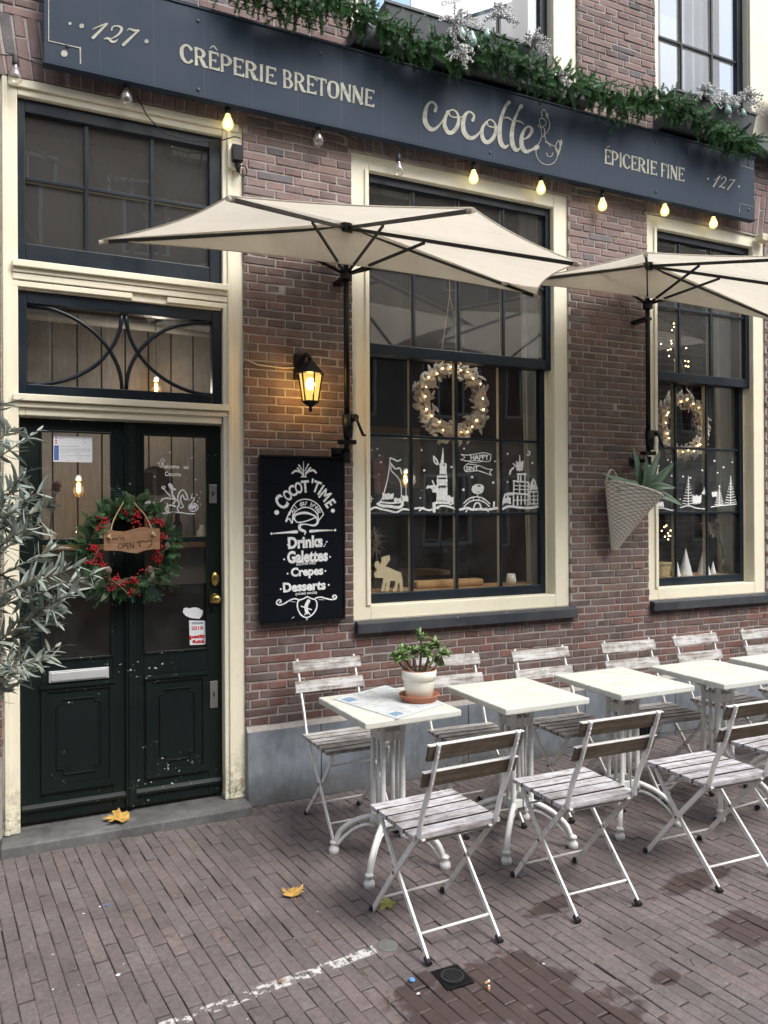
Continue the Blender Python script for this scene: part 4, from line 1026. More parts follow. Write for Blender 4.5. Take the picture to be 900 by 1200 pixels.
parasol(1.685, 0, 'large ecru half parasol on a black pole between the door and the middle window', T1)
T2 = [(-1.30, -.28, 1.06), (-.92, -1.08, 1.045), (.0, -1.42, 1.05), (.94, -1.04, 1.04), (1.26, -.28, 1.06)]
parasol(3.975, .08, 'large ecru half parasol on the right pier, partly cut by the frame edge', T2)

# ------------------------------------------------------------------ bistro chairs and tables
def make_chair(fm):
    t = empty('bistro_chair')
    f = MB(); n = 6 - fm; d0, d1 = .185, -.18
    for i in range(n):
        a = d0 + (d1 - d0) * i / n; b = d0 + (d1 - d0) * (i + 1) / n
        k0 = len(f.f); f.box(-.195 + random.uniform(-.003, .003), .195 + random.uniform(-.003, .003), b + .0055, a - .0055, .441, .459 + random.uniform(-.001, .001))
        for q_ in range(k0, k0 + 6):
            if q_ == k0 or (q_ == k0 + 2 and i < n - 1) or (q_ == k0 + 4 and i > 0): f.m[q_] = 1  # gap sides and underside in dark wood tone, shade between slats painted in
    f.build('seat', [M['slat' if fm else 'slat_grey'], M['slat_gap']], t)
    f = MB(); f.mi = 0
    for (z0, z1, y) in ((.770, .828, -.300), (.665, .722, -.262)):
        k = len(f.v); f.box(-.205, .205, y, y + .014, z0, z1)
        for vi in range(k, len(f.v)):
            x_, y_, z_ = f.v[vi]; f.v[vi] = (x_, y_ - (z_ - z0) * .36, z_)
    bo = f.build('backrest', M['slat_back' if fm else 'slat_grey'], t, bevel=.002)
    f = MB()
    if fm:
        f.box(-.206, .206, -.322, -.303, .8285, .8325); f.box(-.206, .206, -.284, -.264, .7225, .726)
    for s in (-1, 1):
        for z_, y_ in ((.79, -.312), (.81, -.319), (.685, -.273), (.705, -.280)): f.tube([(s * .172, y_ - .004, z_), (s * .172, y_ - .012, z_)], .005, 6)
    f.build('back_strip', M['white_metal'], bo)
    for s in (-1, 1):
        L1 = MB(); x_ = s * .172      # long leg: front foot up through the rear of the seat to the backrest top
        pts = catmull([(x_, .205, .012), (x_, .19, .03), (x_, .02, .235), (x_, -.15, .425), (x_, -.185, .475), (x_, -.215, .56), (x_, -.272, .68), (x_, -.327, .832)], 5)
        for a, b in zip(pts, pts[1:]): L1.beam(a, b + (b - a) * .12, .009, .021, (0, 1, .3))
        lg = L1.build('leg', M['white_metal'], t)
        c = MB(); c.tube([(x_, .222, .008), (x_, .198, .020)], [.013, .012], 8); c.build('foot_cap', M['rubber'], lg)
        L2 = MB(); x2 = s * .158      # short leg: rear foot up to the seat front
        pts = catmull([(x2, -.215, .012), (x2, -.195, .04), (x2, .02, .255), (x2, .145, .40), (x2, .15, .446)], 5)
        for a, b in zip(pts, pts[1:]): L2.beam(a, b + (b - a) * .12, .009, .020, (0, 1, .3))
        lg = L2.build('leg', M['white_metal'], t)
        c = MB(); c.tube([(x2, -.232, .008), (x2, -.206, .020)], [.013, .012], 8); c.build('foot_cap', M['rubber'], lg)
        c = MB(); c.tube([(x_ - s * .02, .012, .245), (x_ + s * .009, .012, .245)], .006, 8); c.build('rivet', M['rust'], lg)
    for (a, y, z_, r_) in ((.168, .145, .085, .0055), (.155, -.155, .080, .0055), (.155, .115, .365, .005), (.168, -.165, .438, .006), (.168, -.135, .412, .005)):
        f = MB(); f.tube([(-a, y, z_), (a, y, z_)], r_, 8); f.build('stretcher', M['white_metal'], t, smooth=True)
    f = MB()
    for s in (-1, 1): f = MB(); f.beam((s * .15, -.18, .437), (s * .15, .18, .437), .016, .006); f.build('seat_rail', M['white_metal'], t)
    return t
GC = 'white folding bistro chairs with slatted seats on the pavement'
chF = make_chair(True); chB = make_chair(False)
front = [(1.475, -1.545, 2, 'folding bistro chair nearest the camera, at the front of the potted plant table'),
         (2.165, -1.555, -1, 'folding bistro chair in the front row beside the second table'),
         (2.88, -1.63, -2, 'folding bistro chair in the front row before the third table'),
         (3.51, -1.49, 4, 'folding bistro chair at the right picture edge, street side of the fourth table')]
back = [(1.55, -.47, 181, 'folding bistro chair against the plinth under the menu board, left of all chairs'),
        (2.19, -.70, 178, 'folding bistro chair by the wall behind the potted plant, under the middle window'),
        (2.80, -.76, 179, 'folding bistro chair by the wall behind the second table'),
        (3.44, -.79, 176, 'folding bistro chair by the wall between the third and fourth tables'),
        (4.05, -.79, 182, 'folding bistro chair by the wall behind the fourth table'),
        (4.66, -.80, 179, 'folding bistro chair by the wall at the right picture edge')]
for rows, proto in ((front, chF), (back, chB)):
    for i, (x, y, a, lb) in enumerate(rows):
        o = proto if i == 0 else copy_tree(proto)
        o.location = (x, y, 0); o.rotation_euler.z = R(a); tag(o, lb, 'chair', GC)

def make_table():
    t = empty('cafe_table')
    f = MB(); hx, hy = .245, .268
    for i in range(4):
        a = -hy + 2 * hy * i / 4; f.box(-hx, hx, a + .0003, a + 2 * hy / 4 - .0003, .716 + random.uniform(-.0004, .0004), .747 + random.uniform(-.0004, .0004))
    f.build('table_top', M['table_top'], t, bevel=.006)
    q = .052
    f = MB()
    for i in (-1, 1):
        for j in (-1, 1):
            f.tube([(i * q, j * q, .17), (i * q, j * q, .20), (i * q, j * q, .21), (i * q, j * q, .60), (i * q, j * q, .64), (i * q, j * q, .68)], [.017, .017, .0125, .0125, .016, .016], 12)
    for a, b in ((0, q), (0, -q), (q, 0), (-q, 0)): f.tube([(a, b, .18), (a, b, .64)], .0085, 10)
    f.build('column', M['iron_white'], t, smooth=True)
    f = MB()
    for z0, z1 in ((.185, .225), (.585, .63)):
        f.box(-q, q, -q - .007, -q + .007, z0, z1); f.box(-q, q, q - .007, q + .007, z0, z1); f.box(-q - .007, -q + .007, -q + .008, q - .008, z0, z1); f.box(q - .007, q + .007, -q + .008, q - .008, z0, z1)
        f.build('collar', M['iron_white'], t, bevel=.003); f = MB()
    f.box(-.03, .03, -.03, .03, .15, .2); f.build('hub', M['iron_white'], t)
    f = MB()
    for i in (-1, 1):
        for j in (-1, 1):
            f.tube(catmull([(i * q, j * q, .62), (i * (q + .012), j * (q + .012), .66), (i * (q + .06), j * (q + .06), .70), (i * .15, j * .15, .712)], 5), .009, 8)
    f.box(-.17, .17, -.012, .012, .706, .716); f.box(-.012, .012, -.17, -.013, .706, .716); f.box(-.012, .012, .013, .17, .706, .716)
    f.build('top_bracket', M['iron_white'], t, smooth=True)
    for i in (-1, 1):
        for j in (-1, 1):
            f = MB(); k = lambda r, z_: (i * r, j * r, z_)
            f.tube(catmull([k(q - .004, .205), k(q + .025, .195), k(.125, .165), k(.172, .11), k(.192, .045)], 6), [.0135] * 24 + [.014], 10)
            f.tube(catmull([k(q - .006, .160), k(q + .025, .158), k(.115, .135), k(.155, .09), k(.185, .04)], 6), .0085, 8)
            f.lathe([(.014, .062), (.020, .056), (.020, .050), (.015, .044), (.015, .034), (.024, .026), (.026, .014), (.023, .004), (.022, .0)], k(.196, 0), 16)
            f.build('leg', M['iron_white'], t, smooth=True)
    return t
GT = 'square cream topped tables on white cast iron pedestals'
tb = make_table()
for i, (x, y, a, lb) in enumerate([(1.555, -.945, 2, 'cream table carrying the potted succulent and a paper menu'), (2.235, -1.02, .5, 'cream table second from the left, empty, chipped plank top'),
                                (2.905, -1.045, -.5, 'cream table third from the left, empty, just left of the basket pier'), (3.55, -1.10, -1, 'cream table fourth from the left, empty, under the right window'),
                                (4.17, -1.12, 0, 'cream table at the right picture edge, only its corner showing')]):
    o = tb if i == 0 else copy_tree(tb)
    o.location = (x, y, 0); o.rotation_euler.z = R(a); tag(o, lb, 'table', GT)

# potted succulent
PP = empty('potted_succulent', (1.715, -.965, .7475), label='branching green succulent in a cream pot on the left table', cat='potted plant')
f = MB(); f.lathe([(.052, .01), (.055, .012), (.066, .085), (.066, .09), (.071, .092), (.073, .128), (.069, .130), (.066, .122), (.062, .10)], (0, 0, 0), 32); f.build('pot', M['pot_white'], PP, smooth=True)
f = MB(); f.lathe([(.066, .10), (.0665, .131), (.0705, .1315), (.0715, .1285)], (0, 0, .0004), 32, False); f.build('inner_rim', M['terracotta'], PP, smooth=True)
f = MB(); f.lathe([(.001, .116), (.064, .112)], (0, 0, 0), 24, False); f.build('soil', M['soil'], PP)
f = MB(); f.lathe([(.066, .0), (.072, .002), (.083, .026), (.085, .028), (.081, .030), (.070, .008), (.001, .008)], (0, 0, 0), 32); f.build('saucer', M['terracotta'], PP, smooth=True)
lv = MB(); stm = MB(); random.seed(3)
def thick_leaf(mb, p, d, up, ln, wd, th=.25, c=None, n=5, droop=0.0):
    d = d.normalized(); sd = d.cross(up); sd = sd.normalized() if sd.length > 1e-5 else d.orthogonal().normalized(); nn = sd.cross(d).normalized()
    mb.cur = c or ((random.random(),) * 3); rings = []
    for i in range(n + 1):
        t = i / n; w_ = wd * (math.sin(PI * min(.97, (t * .85 + .12))) ** .8); q = p + d * ln * t + nn * (-droop * t * t * ln)
        rings.append([mb.vert(q + sd * w_), mb.vert(q + nn * w_ * th), mb.vert(q - sd * w_), mb.vert(q - nn * w_ * th)])
    for a, b in zip(rings, rings[1:]):
        for j in range(4): mb.face([a[j], a[(j + 1) % 4], b[(j + 1) % 4], b[j]])
    mb.face(rings[0]); mb.face(rings[-1][::-1])
for (tx, ty, tz, k) in ((-.075, -.01, .19, 3), (-.10, .01, .20, 2), (-.03, .0, .215, 3), (.0, -.02, .215, 4), (.015, .01, .27, 2), (.085, .0, .225, 3), (.11, -.01, .195, 3), (.06, .02, .22, 2), (-.055, .03, .21, 2), (.03, -.03, .18, 2), (.10, .02, .15, 1)):
    b0 = Vector((tx * .22, ty * .2, .112)); tp = Vector((tx, ty, tz)); mid = b0.lerp(tp, .5) + Vector((tx * .15, 0, -.01))
    stm.tube(catmull([b0, mid, tp], 5), [.0065 - .0035 * i / 10 for i in range(11)], 7)
    for q in range(k + 2):
        c = tp + Vector((random.gauss(0, .010), random.gauss(0, .010), random.gauss(-.006, .010)))
        for _ in range(9):
            a = random.uniform(0, 2 * PI); el = random.uniform(-.2, 1.1)
            thick_leaf(lv, c, Vector((math.cos(a) * math.cos(el), math.sin(a) * math.cos(el), math.sin(el))), Vector((0, 0, 1)), random.uniform(.018, .036), random.uniform(.005, .008), .3, droop=random.uniform(-.1, .4))
for _ in range(14):
    a = random.uniform(0, 2 * PI); thick_leaf(lv, Vector((.10 + random.gauss(0, .01), 0, .165)), Vector((math.cos(a) * .4, math.sin(a) * .4, -1)), Vector((1, 0, 0)), .035, .007, .3)
lv.build('leaves', M['jade'], PP, col=True); stm.build('stem', M['bark'], PP, smooth=True)
# paper menu on the table
q = lambda u, v: G(u, v, .7495)
pm = MB(); pts = [(392, 816), (444, 804), (505, 808), (512, 826), (463, 842)]
pp = [(390, 819), (452, 803), (520, 825), (465, 842.5)]
c0 = q(455, 822); k = [pm.vert(q(*p) - c0) for p in pp]; pm.face(k)
PM = pm.build('paper_menu', M['menu_paper'], None, solid=.0008); PM.location = c0; tag(PM, 'printed paper menu sheet lying beside the potted succulent on the left table', 'menu')
f = MB(); lq = lambda s, t: ((Vector(pp[0]).lerp(Vector(pp[1]), s)).lerp(Vector(pp[3]).lerp(Vector(pp[2]), s), t))
def prect(mb, s0, s1, t0, t1, dz=.0009):
    mb.face([mb.vert(G(*lq(a, b), .7495 + dz) - c0) for a, b in ((s0, t0), (s1, t0), (s1, t1), (s0, t1))])
prect(f, .07, .24, .07, .20); prect(f, .08, .26, .80, .92)
f.mi = 1
for i in range(16):
    t = .05 + i * .055
    for s0 in (.34, .56, .78):
        if random.random() < .8: prect(f, s0, s0 + random.uniform(.08, .17), t, t + .016)
f.build('print', [M['ink_pale_blue'], M['ink_pale_grey']], PM)

# ------------------------------------------------------------------ wall basket and aloe
BK = empty('wicker_basket', (3.83, -.015, 1.80), label='grey wicker cone basket hung on the brick pier between the windows', cat='basket')
f = MB(); n = 72; rings = 34; tip = Vector((-.10, -.05, -.41))
grid = []; wvs = []
for i in range(rings * 3 + 1):
    t = i / (rings * 3); rr = 1 - t; c = Vector((0, -.135, 0)).lerp(tip, t); row_ = []
    for j in range(n):
        a = j * 2 * PI / n; wv = .0036 * math.sin(a * 12 + (i // 3 % 2) * PI) + .0036 * math.cos(i / 3 * 2 * PI)
        x_ = math.cos(a) * (.20 * rr + .022 + wv); y_ = math.sin(a) * (.125 * rr + .018 + wv)
        row_.append(f.vert(c + Vector((x_, y_, -.055 * (x_ / .22) * rr + .0)))); wvs.append(wv)
    grid.append(row_)
for a, b in zip(grid, grid[1:]):
    for j in range(n):
        f.cur = (max(0, min(1, .5 + (wvs[a[j]] + wvs[b[j]]) * 85 + random.uniform(-.12, .12))),) * 3; f.face([a[j], b[j], b[(j + 1) % n], a[(j + 1) % n]])  # recesses of the weave coloured darker, as shade between strands
f.face(grid[-1])
f.build('woven_cone', M['wicker2'], BK, smooth=True, col=True)
f = MB()
for k_ in range(3):
    f.tube([(math.cos(a) * (.222 + .004 * math.sin(a * 18 + k_ * 2.1)), -.135 + math.sin(a) * (.143 + .004 * math.sin(a * 18 + k_ * 2.1)), -.055 * math.cos(a) + .004 + .005 * math.cos(a * 18 + k_ * 2.1)) for a in [i * 2 * PI / 90 for i in range(91)]], .005, 6)
f.build('rim', M['wicker'], BK, smooth=True)
f = MB(); f.tube(catmull([(-.14, -.02, .02), (-.135, -.02, .10), (-.10, -.02, .145), (-.06, -.02, .11), (-.03, -.03, .02)], 6), .009, 8); f.build('handle', M['wicker'], BK, smooth=True)
f = MB(); f.lathe([(.001, .0), (.17, .0)], (0, 0, 0), 20, False); so2 = f.build('soil', M['soil'], BK); so2.location = (0, -.135, -.03); so2.scale = (1.1, .7, 1)
random.seed(11)
al = MB(); base = W(751, 582, -.13)
AL = empty('aloe_plant', base, label='spiky green aloe growing out of the wicker wall basket', cat='plant')
tipsA = [((741.7, 523), -.16, .034), ((757, 533), -.20, .030), ((774, 527), -.12, .036), ((790, 542.5), -.22, .036), ((791.7, 571.7), -.26, .036), ((800, 592.5), -.24, .036), ((705.6, 555), -.17, .03), ((731, 566), -.26, .024), ((765, 556), -.05, .03), ((722, 575), -.22, .022)]
for (uv, y_, w_) in tipsA:
    T = W(uv[0], uv[1], y_) - base; d = T; ln = d.length; mid = T * .45 + Vector((0, 0, .035 if T.z < .12 else .01)) + Vector((random.gauss(0, .01), -.02, 0))
    path = catmull([Vector((0, 0, -.02)), mid, T], 7); sd = T.cross(Vector((0, -1, .4))).normalized(); nn = sd.cross(T).normalized(); al.cur = (random.uniform(.2, .9),) * 3; rg = []
    for i, p in enumerate(path):
        t = i / (len(path) - 1); ww = 1.35 * w_ * (1 - t) ** .75 * (.7 + .6 * min(1, t * 3)) + .001
        rg.append([al.vert(p + sd * ww + nn * ww * .35), al.vert(p + sd * ww * .5 + nn * .02 * (1 - t) * .2), al.vert(p), al.vert(p - sd * ww * .5 + nn * .02 * (1 - t) * .2), al.vert(p - sd * ww + nn * ww * .35), al.vert(p - nn * ww * .55)])
    for a, b in zip(rg, rg[1:]):
        for j in range(6): al.face([a[j], a[(j + 1) % 6], b[(j + 1) % 6], b[j]])
al.build('leaves', M['aloe'], AL, col=True, smooth=True)

# ------------------------------------------------------------------ needles: garland, wreaths
def sprig(mb, p, d, ln, nl, n, wd=.0012, curve=.3, shade=None, spread=1.1):
    d = d.normalized(); b = (d + Vector((0, 0, -curve))).normalized(); o1 = d.orthogonal().normalized()
    s0 = shade if shade is not None else random.uniform(.1, .8)
    for i in range(n):
        t = i / n; q = p + d * ln * t * (1 - t * .35) + b * ln * t * t * .35; dd = d.lerp(b, t).normalized()
        o1 = dd.orthogonal().normalized(); o2 = dd.cross(o1); a = random.uniform(0, 2 * PI)
        rad = (o1 * math.cos(a) + o2 * math.sin(a)); e = (rad * spread + dd * .8).normalized(); L_ = nl * random.uniform(.7, 1.15) * (1 - .45 * t)
        sd = e.cross(dd).normalized() * wd
        mb.cur = (min(1, max(0, s0 + random.uniform(-.15, .15) + .25 * t)),) * 3
        k = len(mb.v)
        for v_ in (q - sd, q + sd, q + e * L_ * .7 + sd * .9, q + e * L_, q + e * L_ * .7 - sd * .9): mb.v.append(tuple(v_))
        mb.face([k, k + 1, k + 2, k + 3, k + 4])
random.seed(21)
gl_pts = [(255, -32, -.16), (300, -8, -.20), (345, 5, -.2), (395, 3, -.2), (428, 22, -.18), (470, 42, -.2), (520, 62, -.22), (545, 62, -.2), (590, 62, -.2), (625, 85, -.22), (660, 95, -.24), (700, 108, -.22), (735, 122, -.2), (780, 118, -.2), (815, 136, -.2), (850, 158, -.22), (885, 168, -.2)]
gp = catmull([W(u, v, y) for u, v, y in gl_pts], 10); GO = gp[len(gp) // 2].copy()
GA = empty('pine_garland', GO, label='long dark green artificial pine garland draped over the ledge above the blue sign', cat='garland')
f = MB(); f.tube([p - GO for p in gp], .008, 6); f.build('wire', M['bark'], GA)
f = MB(); acc = 0
for a, b in zip(gp, gp[1:]):
    seg = (b - a).length; acc += seg; num = int(acc / .0044)
    if num: acc -= num * .0044
    for _ in range(num):
        p = a.lerp(b, random.random()) - GO + Vector((0, random.gauss(0, .02), random.gauss(0, .022))); an = random.uniform(0, 2 * PI)
        ax = (b - a).normalized(); o1 = Vector((0, 1, 0)).cross(ax).normalized(); o2 = ax.cross(o1)
        d = o1 * math.cos(an) + o2 * math.sin(an) + ax * random.uniform(-.8, .8)
        if d.y > .3: d.y *= .3
        hang = random.random() < .28
        sprig(f, p, d + (Vector((0, -.2, -1.0)) if hang else Vector((0, 0, 0))), random.uniform(.085, .135) * (1.35 if hang else 1), .027, 80, .0023, curve=.5)
f.build('needles', M['pine'], GA, col=True)
# frosted sprays, pear ornaments and flower boxes
def spray(u, v, y, n, ln, lb, down=.6):
    p0 = W(u, v, y); o = empty('silver_spray', p0, label=lb, cat='decoration', group='silver frosted sprays set in the window boxes and garland')
    f = MB()
    for _ in range(n):
        d = Vector((random.gauss(0, .6), random.uniform(-.8, .1), random.uniform(-down, 1 - down * .5))).normalized(); L_ = ln * random.uniform(.5, 1.1)
        pts = catmull([Vector((0, 0, 0)), d * L_ * .5, d * L_ + Vector((0, 0, -L_ * .4))], 4); f.tube(pts, .0015, 4)
        for q in pts[1:]:
            for _ in range(3): f.ball(q + Vector((random.gauss(0, .006), random.gauss(0, .006), random.gauss(0, .006))), random.uniform(.003, .0065), 6, 4)
    f.build('twigs', M['silver'], o)
spray(533, 30, -.24, 26, .16, 'silver frosted spray hanging beside the two teal pears over the garland', .9)
spray(537, 62, -.27, 22, .10, 'white glittering cluster low in the garland above the script lettering', .7)
spray(585, 20, -.10, 20, .14, 'silver twigs in the left window box right of the teal pears', .3)
spray(622, 52, -.16, 24, .13, 'silver twigs at the right end of the left window box', .5)
spray(655, 92, -.26, 14, .08, 'pale frosted tuft in the garland below the cream window post', .6)
spray(826, 112, -.14, 26, .13, 'silver twigs at the left of the right window box', .3)
spray(850, 122, -.15, 26, .13, 'silver twigs in the middle of the right window box', .3)
spray(872, 118, -.17, 24, .14, 'silver twigs at the right end of the right window box', .3)
for u, v, y, s_, lb in ((541, 38, -.27, .9, 'pale teal pear ornament on the left of the pair over the garland'), (553, 45, -.27, 1.15, 'pale teal pear ornament, larger one of the pair over the garland'), (571, 40, -.22, 1, 'pale teal pear ornament hanging alone right of the pair'),
                       (833, 106, -.18, .75, 'small pale teal ornament among silver twigs at the upper right window, topmost'), (853, 128, -.22, .95, 'pale teal ornament low among the silver twigs at upper right'), (862, 122, -.2, .9, 'pale teal ornament in the middle of the silver twigs at upper right'), (871, 132, -.2, .8, 'pale teal ornament at the right end of the silver twigs')):
    p = W(u, v, y); o = empty('pear_ornament', p, label=lb, cat='ornament', group='pale teal pear ornaments'); f = MB()
    f.lathe([(.001, -.045 * s_), (.018 * s_, -.040 * s_), (.027 * s_, -.022 * s_), (.025 * s_, -.004 * s_), (.015 * s_, .018 * s_), (.010 * s_, .035 * s_), (.001, .042 * s_)], (0, 0, 0), 18, False); f.build('pear', M['teal'], o, smooth=True)
    f = MB(); f.tube([(0, 0, .04 * s_), (0, .004, .06 * s_)], .0016, 5); f.build('hanger', M['rope'], o)
def flower_box(x0, x1, y0, y1, z0, z1, mat, lb):
    o = empty('window_box', ((x0 + x1) / 2, (y0 + y1) / 2, z0), label=lb, cat='planter'); c = o.location
    f = MB(); k = len(f.v); ins = .025
    a0, a1, b0, b1, h = x0 - c.x, x1 - c.x, y0 - c.y, y1 - c.y, z1 - z0
    pts = [(a0 + ins, b0 + ins, 0), (a1 - ins, b0 + ins, 0), (a1 - ins, b1 - ins, 0), (a0 + ins, b1 - ins, 0), (a0, b0, h), (a1, b0, h), (a1, b1, h), (a0, b1, h), (a0 + .012, b0 + .012, h), (a1 - .012, b0 + .012, h), (a1 - .012, b1 - .012, h), (a0 + .012, b1 - .012, h), (a0 + .02, b0 + .02, h - .05), (a1 - .02, b0 + .02, h - .05), (a1 - .02, b1 - .02, h - .05), (a0 + .02, b1 - .02, h - .05)]
    for p in pts: f.vert(p)
    f.face([3, 2, 1, 0])
    for s_ in (0, 4, 8):
        for t in range(4): f.face([s_ + t, s_ + (t + 1) % 4, s_ + 4 + (t + 1) % 4, s_ + 4 + t])
    f.face([12, 13, 14, 15])
    f.build('box_body', mat, o, bevel=.003)
    f = MB(); frame_ring_h = ((a0 - .006, a1 + .006, b0 - .006, b0 + .006), (a0 - .006, a1 + .006, b1 - .006, b1 + .006))
    for q in frame_ring_h: f.box(q[0], q[1], q[2], q[3], h - .012, h + .004)
    f.build('rim', mat, o)
flower_box(1.95, 3.12, -.13, .0, 4.522, 4.70, M['ledge'], 'dark grey tapered window box on the ledge left, behind the garland')
flower_box(4.25, 5.1, -.13, .0, 4.522, 4.70, M['ledge'], 'dark grey tapered window box on the ledge right, holding silver twigs')
flower_box(5.34, 5.9, -.22, -.05, 4.78, 4.98, M['bark'], 'brown wooden window box cut by the right picture edge')
# poster inside upper left window
PO = empty('window_poster', (2.5, .072, 5.1), label='white and pale blue agency poster stuck in the upper left window', cat='poster')
f = MB(); pf = lambda u, v: W(u, v, .066) - Vector((2.5, .072, 5.1))
f.face([f.vert(pf(*p)) for p in ((482, 38), (600, 2), (600, -90), (482, -60))]); f.mi = 1; f.face([f.vert(pf(*p)) for p in ((440, 45), (480, 39), (480, -60), (440, -60))])
f.build('sheet', [M['paper'], simple('poster_blue', (0.33, 0.52, 0.75), .6)], PO, solid=.001)
f = MB(); pf2 = lambda u, v: W(u, v, .0645) - Vector((2.5, .072, 5.1))
textquad(f, 'Duijn V', [(517, 2), (549, -7), (550, 0), (518, 9)], pf2, .02); f.build('lettering', M['ink_grey'], PO)

# ------------------------------------------------------------------ door wreath with hanging board
random.seed(5)
wc = W(150, 640, .02); wr = .20
WR = empty('door_wreath', wc, label='mixed evergreen wreath with red berries hung on the dark green door', cat='wreath')
f = MB(); f.tube([(math.cos(t * PI / 18) * wr, .03, math.sin(t * PI / 18) * wr) for t in range(37)], .014, 8); f.build('ring', M['bark'], WR, smooth=True)
f = MB()
for i in range(150):
    a = random.uniform(0, 2 * PI); r_ = wr + random.gauss(0, .02); p = Vector((math.cos(a) * r_, random.uniform(-.02, .03), math.sin(a) * r_)); tang = Vector((-math.sin(a), 0, math.cos(a))); rad = Vector((math.cos(a), 0, math.sin(a)))
    sprig(f, p, tang * random.uniform(-.8, .8) + rad * random.uniform(-.3, .9) + Vector((0, -.4, 0)), random.uniform(.07, .13), .032, 60, .0016, .3)
f.build('pine_sprigs', M['pine'], WR, col=True)
f = MB()
def frond(mb, p, d, ln):
    d = d.normalized(); sd = d.cross(Vector((0, -1, 0))).normalized()
    for i in range(9):
        t = i / 9; q = p + d * ln * t
        for s in (-1, 1):
            sprig(mb, q, d * .9 + sd * s, ln * .38 * (1 - t * .7) + .01, .009, 16, .0014, .2, shade=random.uniform(.2, .8), spread=.9)
for (u, v, u2, v2) in ((168, 672, 178, 706), (188, 655, 205, 690), (185, 640, 214, 620), (195, 655, 212, 668), (150, 595, 134, 570), (120, 640, 88, 640), (112, 655, 95, 668), (170, 690, 190, 700), (125, 690, 100, 700), (195, 625, 214, 640), (140, 690, 150, 702)):
    a = W(u, v, .0) - wc; b = W(u2, v2, -.01) - wc; frond(f, a, b - a, (b - a).length)
f.build('spruce_fronds', M['spruce'], WR, col=True)
f = MB()
for i in range(64):
    a = random.choice([random.uniform(.3, 2.4), random.uniform(3.6, 5.6), random.uniform(0, 6.28)]); r_ = wr + random.gauss(0, .02)
    p = Vector((math.cos(a) * r_, -.02, math.sin(a) * r_)); d = Vector((math.cos(a + random.uniform(-1.4, 1.4)), random.uniform(-.5, 0), math.sin(a + random.uniform(-1.4, 1.4))))
    thick_leaf(f, p, d, Vector((0, -1, .3)), random.uniform(.05, .085), random.uniform(.012, .018), .06, droop=.1)
f.build('broad_leaves', M['wleaf'], WR, col=True)
for (u, v, n_) in ((122, 610, 16), (118, 618, 12), (161, 603, 16), (158, 612, 8), (110, 642, 18), (116, 650, 14), (108, 658, 10), (120, 662, 12), (190, 630, 10), (188, 645, 14), (184, 655, 14), (180, 610, 10), (190, 615, 8), (134, 680, 14), (145, 684, 10), (158, 680, 12), (155, 692, 12), (132, 690, 10), (146, 600, 6), (172, 668, 5)):
    c = W(u, v, -.035) - wc; f = MB()
    for _ in range(int(n_ * 1.8)): f.ball(c + Vector((random.gauss(0, .014), random.gauss(0, .008), random.gauss(0, .012))), random.uniform(.0048, .0066), 7, 5)
    f.build('berry_cluster', M['berry'], WR, smooth=True)
f = MB()
for (u, v, u2, v2) in ((128, 678, 150, 696), (130, 685, 160, 676), (186, 652, 200, 640), (118, 640, 108, 660), (170, 668, 188, 667), (160, 590, 152, 600), (120, 618, 132, 614)):
    a, b = W(u, v, -.05) - wc, W(u2, v2, -.06) - wc; f.tube([a, a.lerp(b, .5) + Vector((0, -.005, .008)), b], .0022, 5)
for (u, v) in ((127, 668), (176, 668), (196, 640)):
    c = W(u, v, -.04) - wc; f.lathe([(.004, -.022), (.016, -.012), (.018, 0), (.012, .014), (.002, .022)], tuple(c), 10)
f.build('twigs_and_cones', M['bark'], WR)
bc = W(154, 634, -.075)
OB = empty('hanging_board', bc, label='small rough wooden board reading we\'re open hung on twine over the wreath', cat='sign')
f = MB(); out_ = [(121.5, 621), (128, 620.5), (136, 622.5), (146, 623), (156, 620), (168, 617.5), (178, 619), (187, 619.5), (187, 644), (180, 643.5), (170, 645), (160, 648.5), (150, 647.5), (140, 645.5), (130, 645.5), (121.5, 645.5)]
pts = [W(u, v, bc.y) - bc for u, v in out_]; f.prism([(p.x, p.z) for p in pts], -.012, .008); f.build('board', M['plank_sign'], OB, bevel=.002)
f = MB(); q = lambda u, v: W(u, v, bc.y - .0125) - bc
textquad(f, "we're", [(131, 628.5), (146, 628), (146, 633), (131, 633.5)], q, 0); textquad(f, 'OPEN', [(138, 637), (157, 635.5), (157, 643), (138, 643.5)], q, 0)
stroke(f, [(165, 641), (163, 637), (167, 634), (171, 635), (176, 633), (178, 637), (174, 642)], .9, q); stroke(f, [(160, 636), (164, 634)], .8, q)
f.build('lettering', M['board'], OB)
f = MB()
for a, b, c_ in (((128.5, 630), (133, 610), (145, 588)), ((180, 627), (172, 607), (157, 589))):
    f.tube(catmull([W(*a, -.092) - bc, W(*b, -.06) - bc, W(*c_, -.02) - bc], 5), .0035, 7)
for (u, v) in ((127.5, 629), (179.5, 626)): f.ball(W(u, v, -.093) - bc, .011, 8, 6); f.tube([W(u + 1, v + 1, -.1) - bc, W(u + 3, v + 2, -.108) - bc], .004, 6)
f.build('twine', M['rope'], OB, smooth=True)

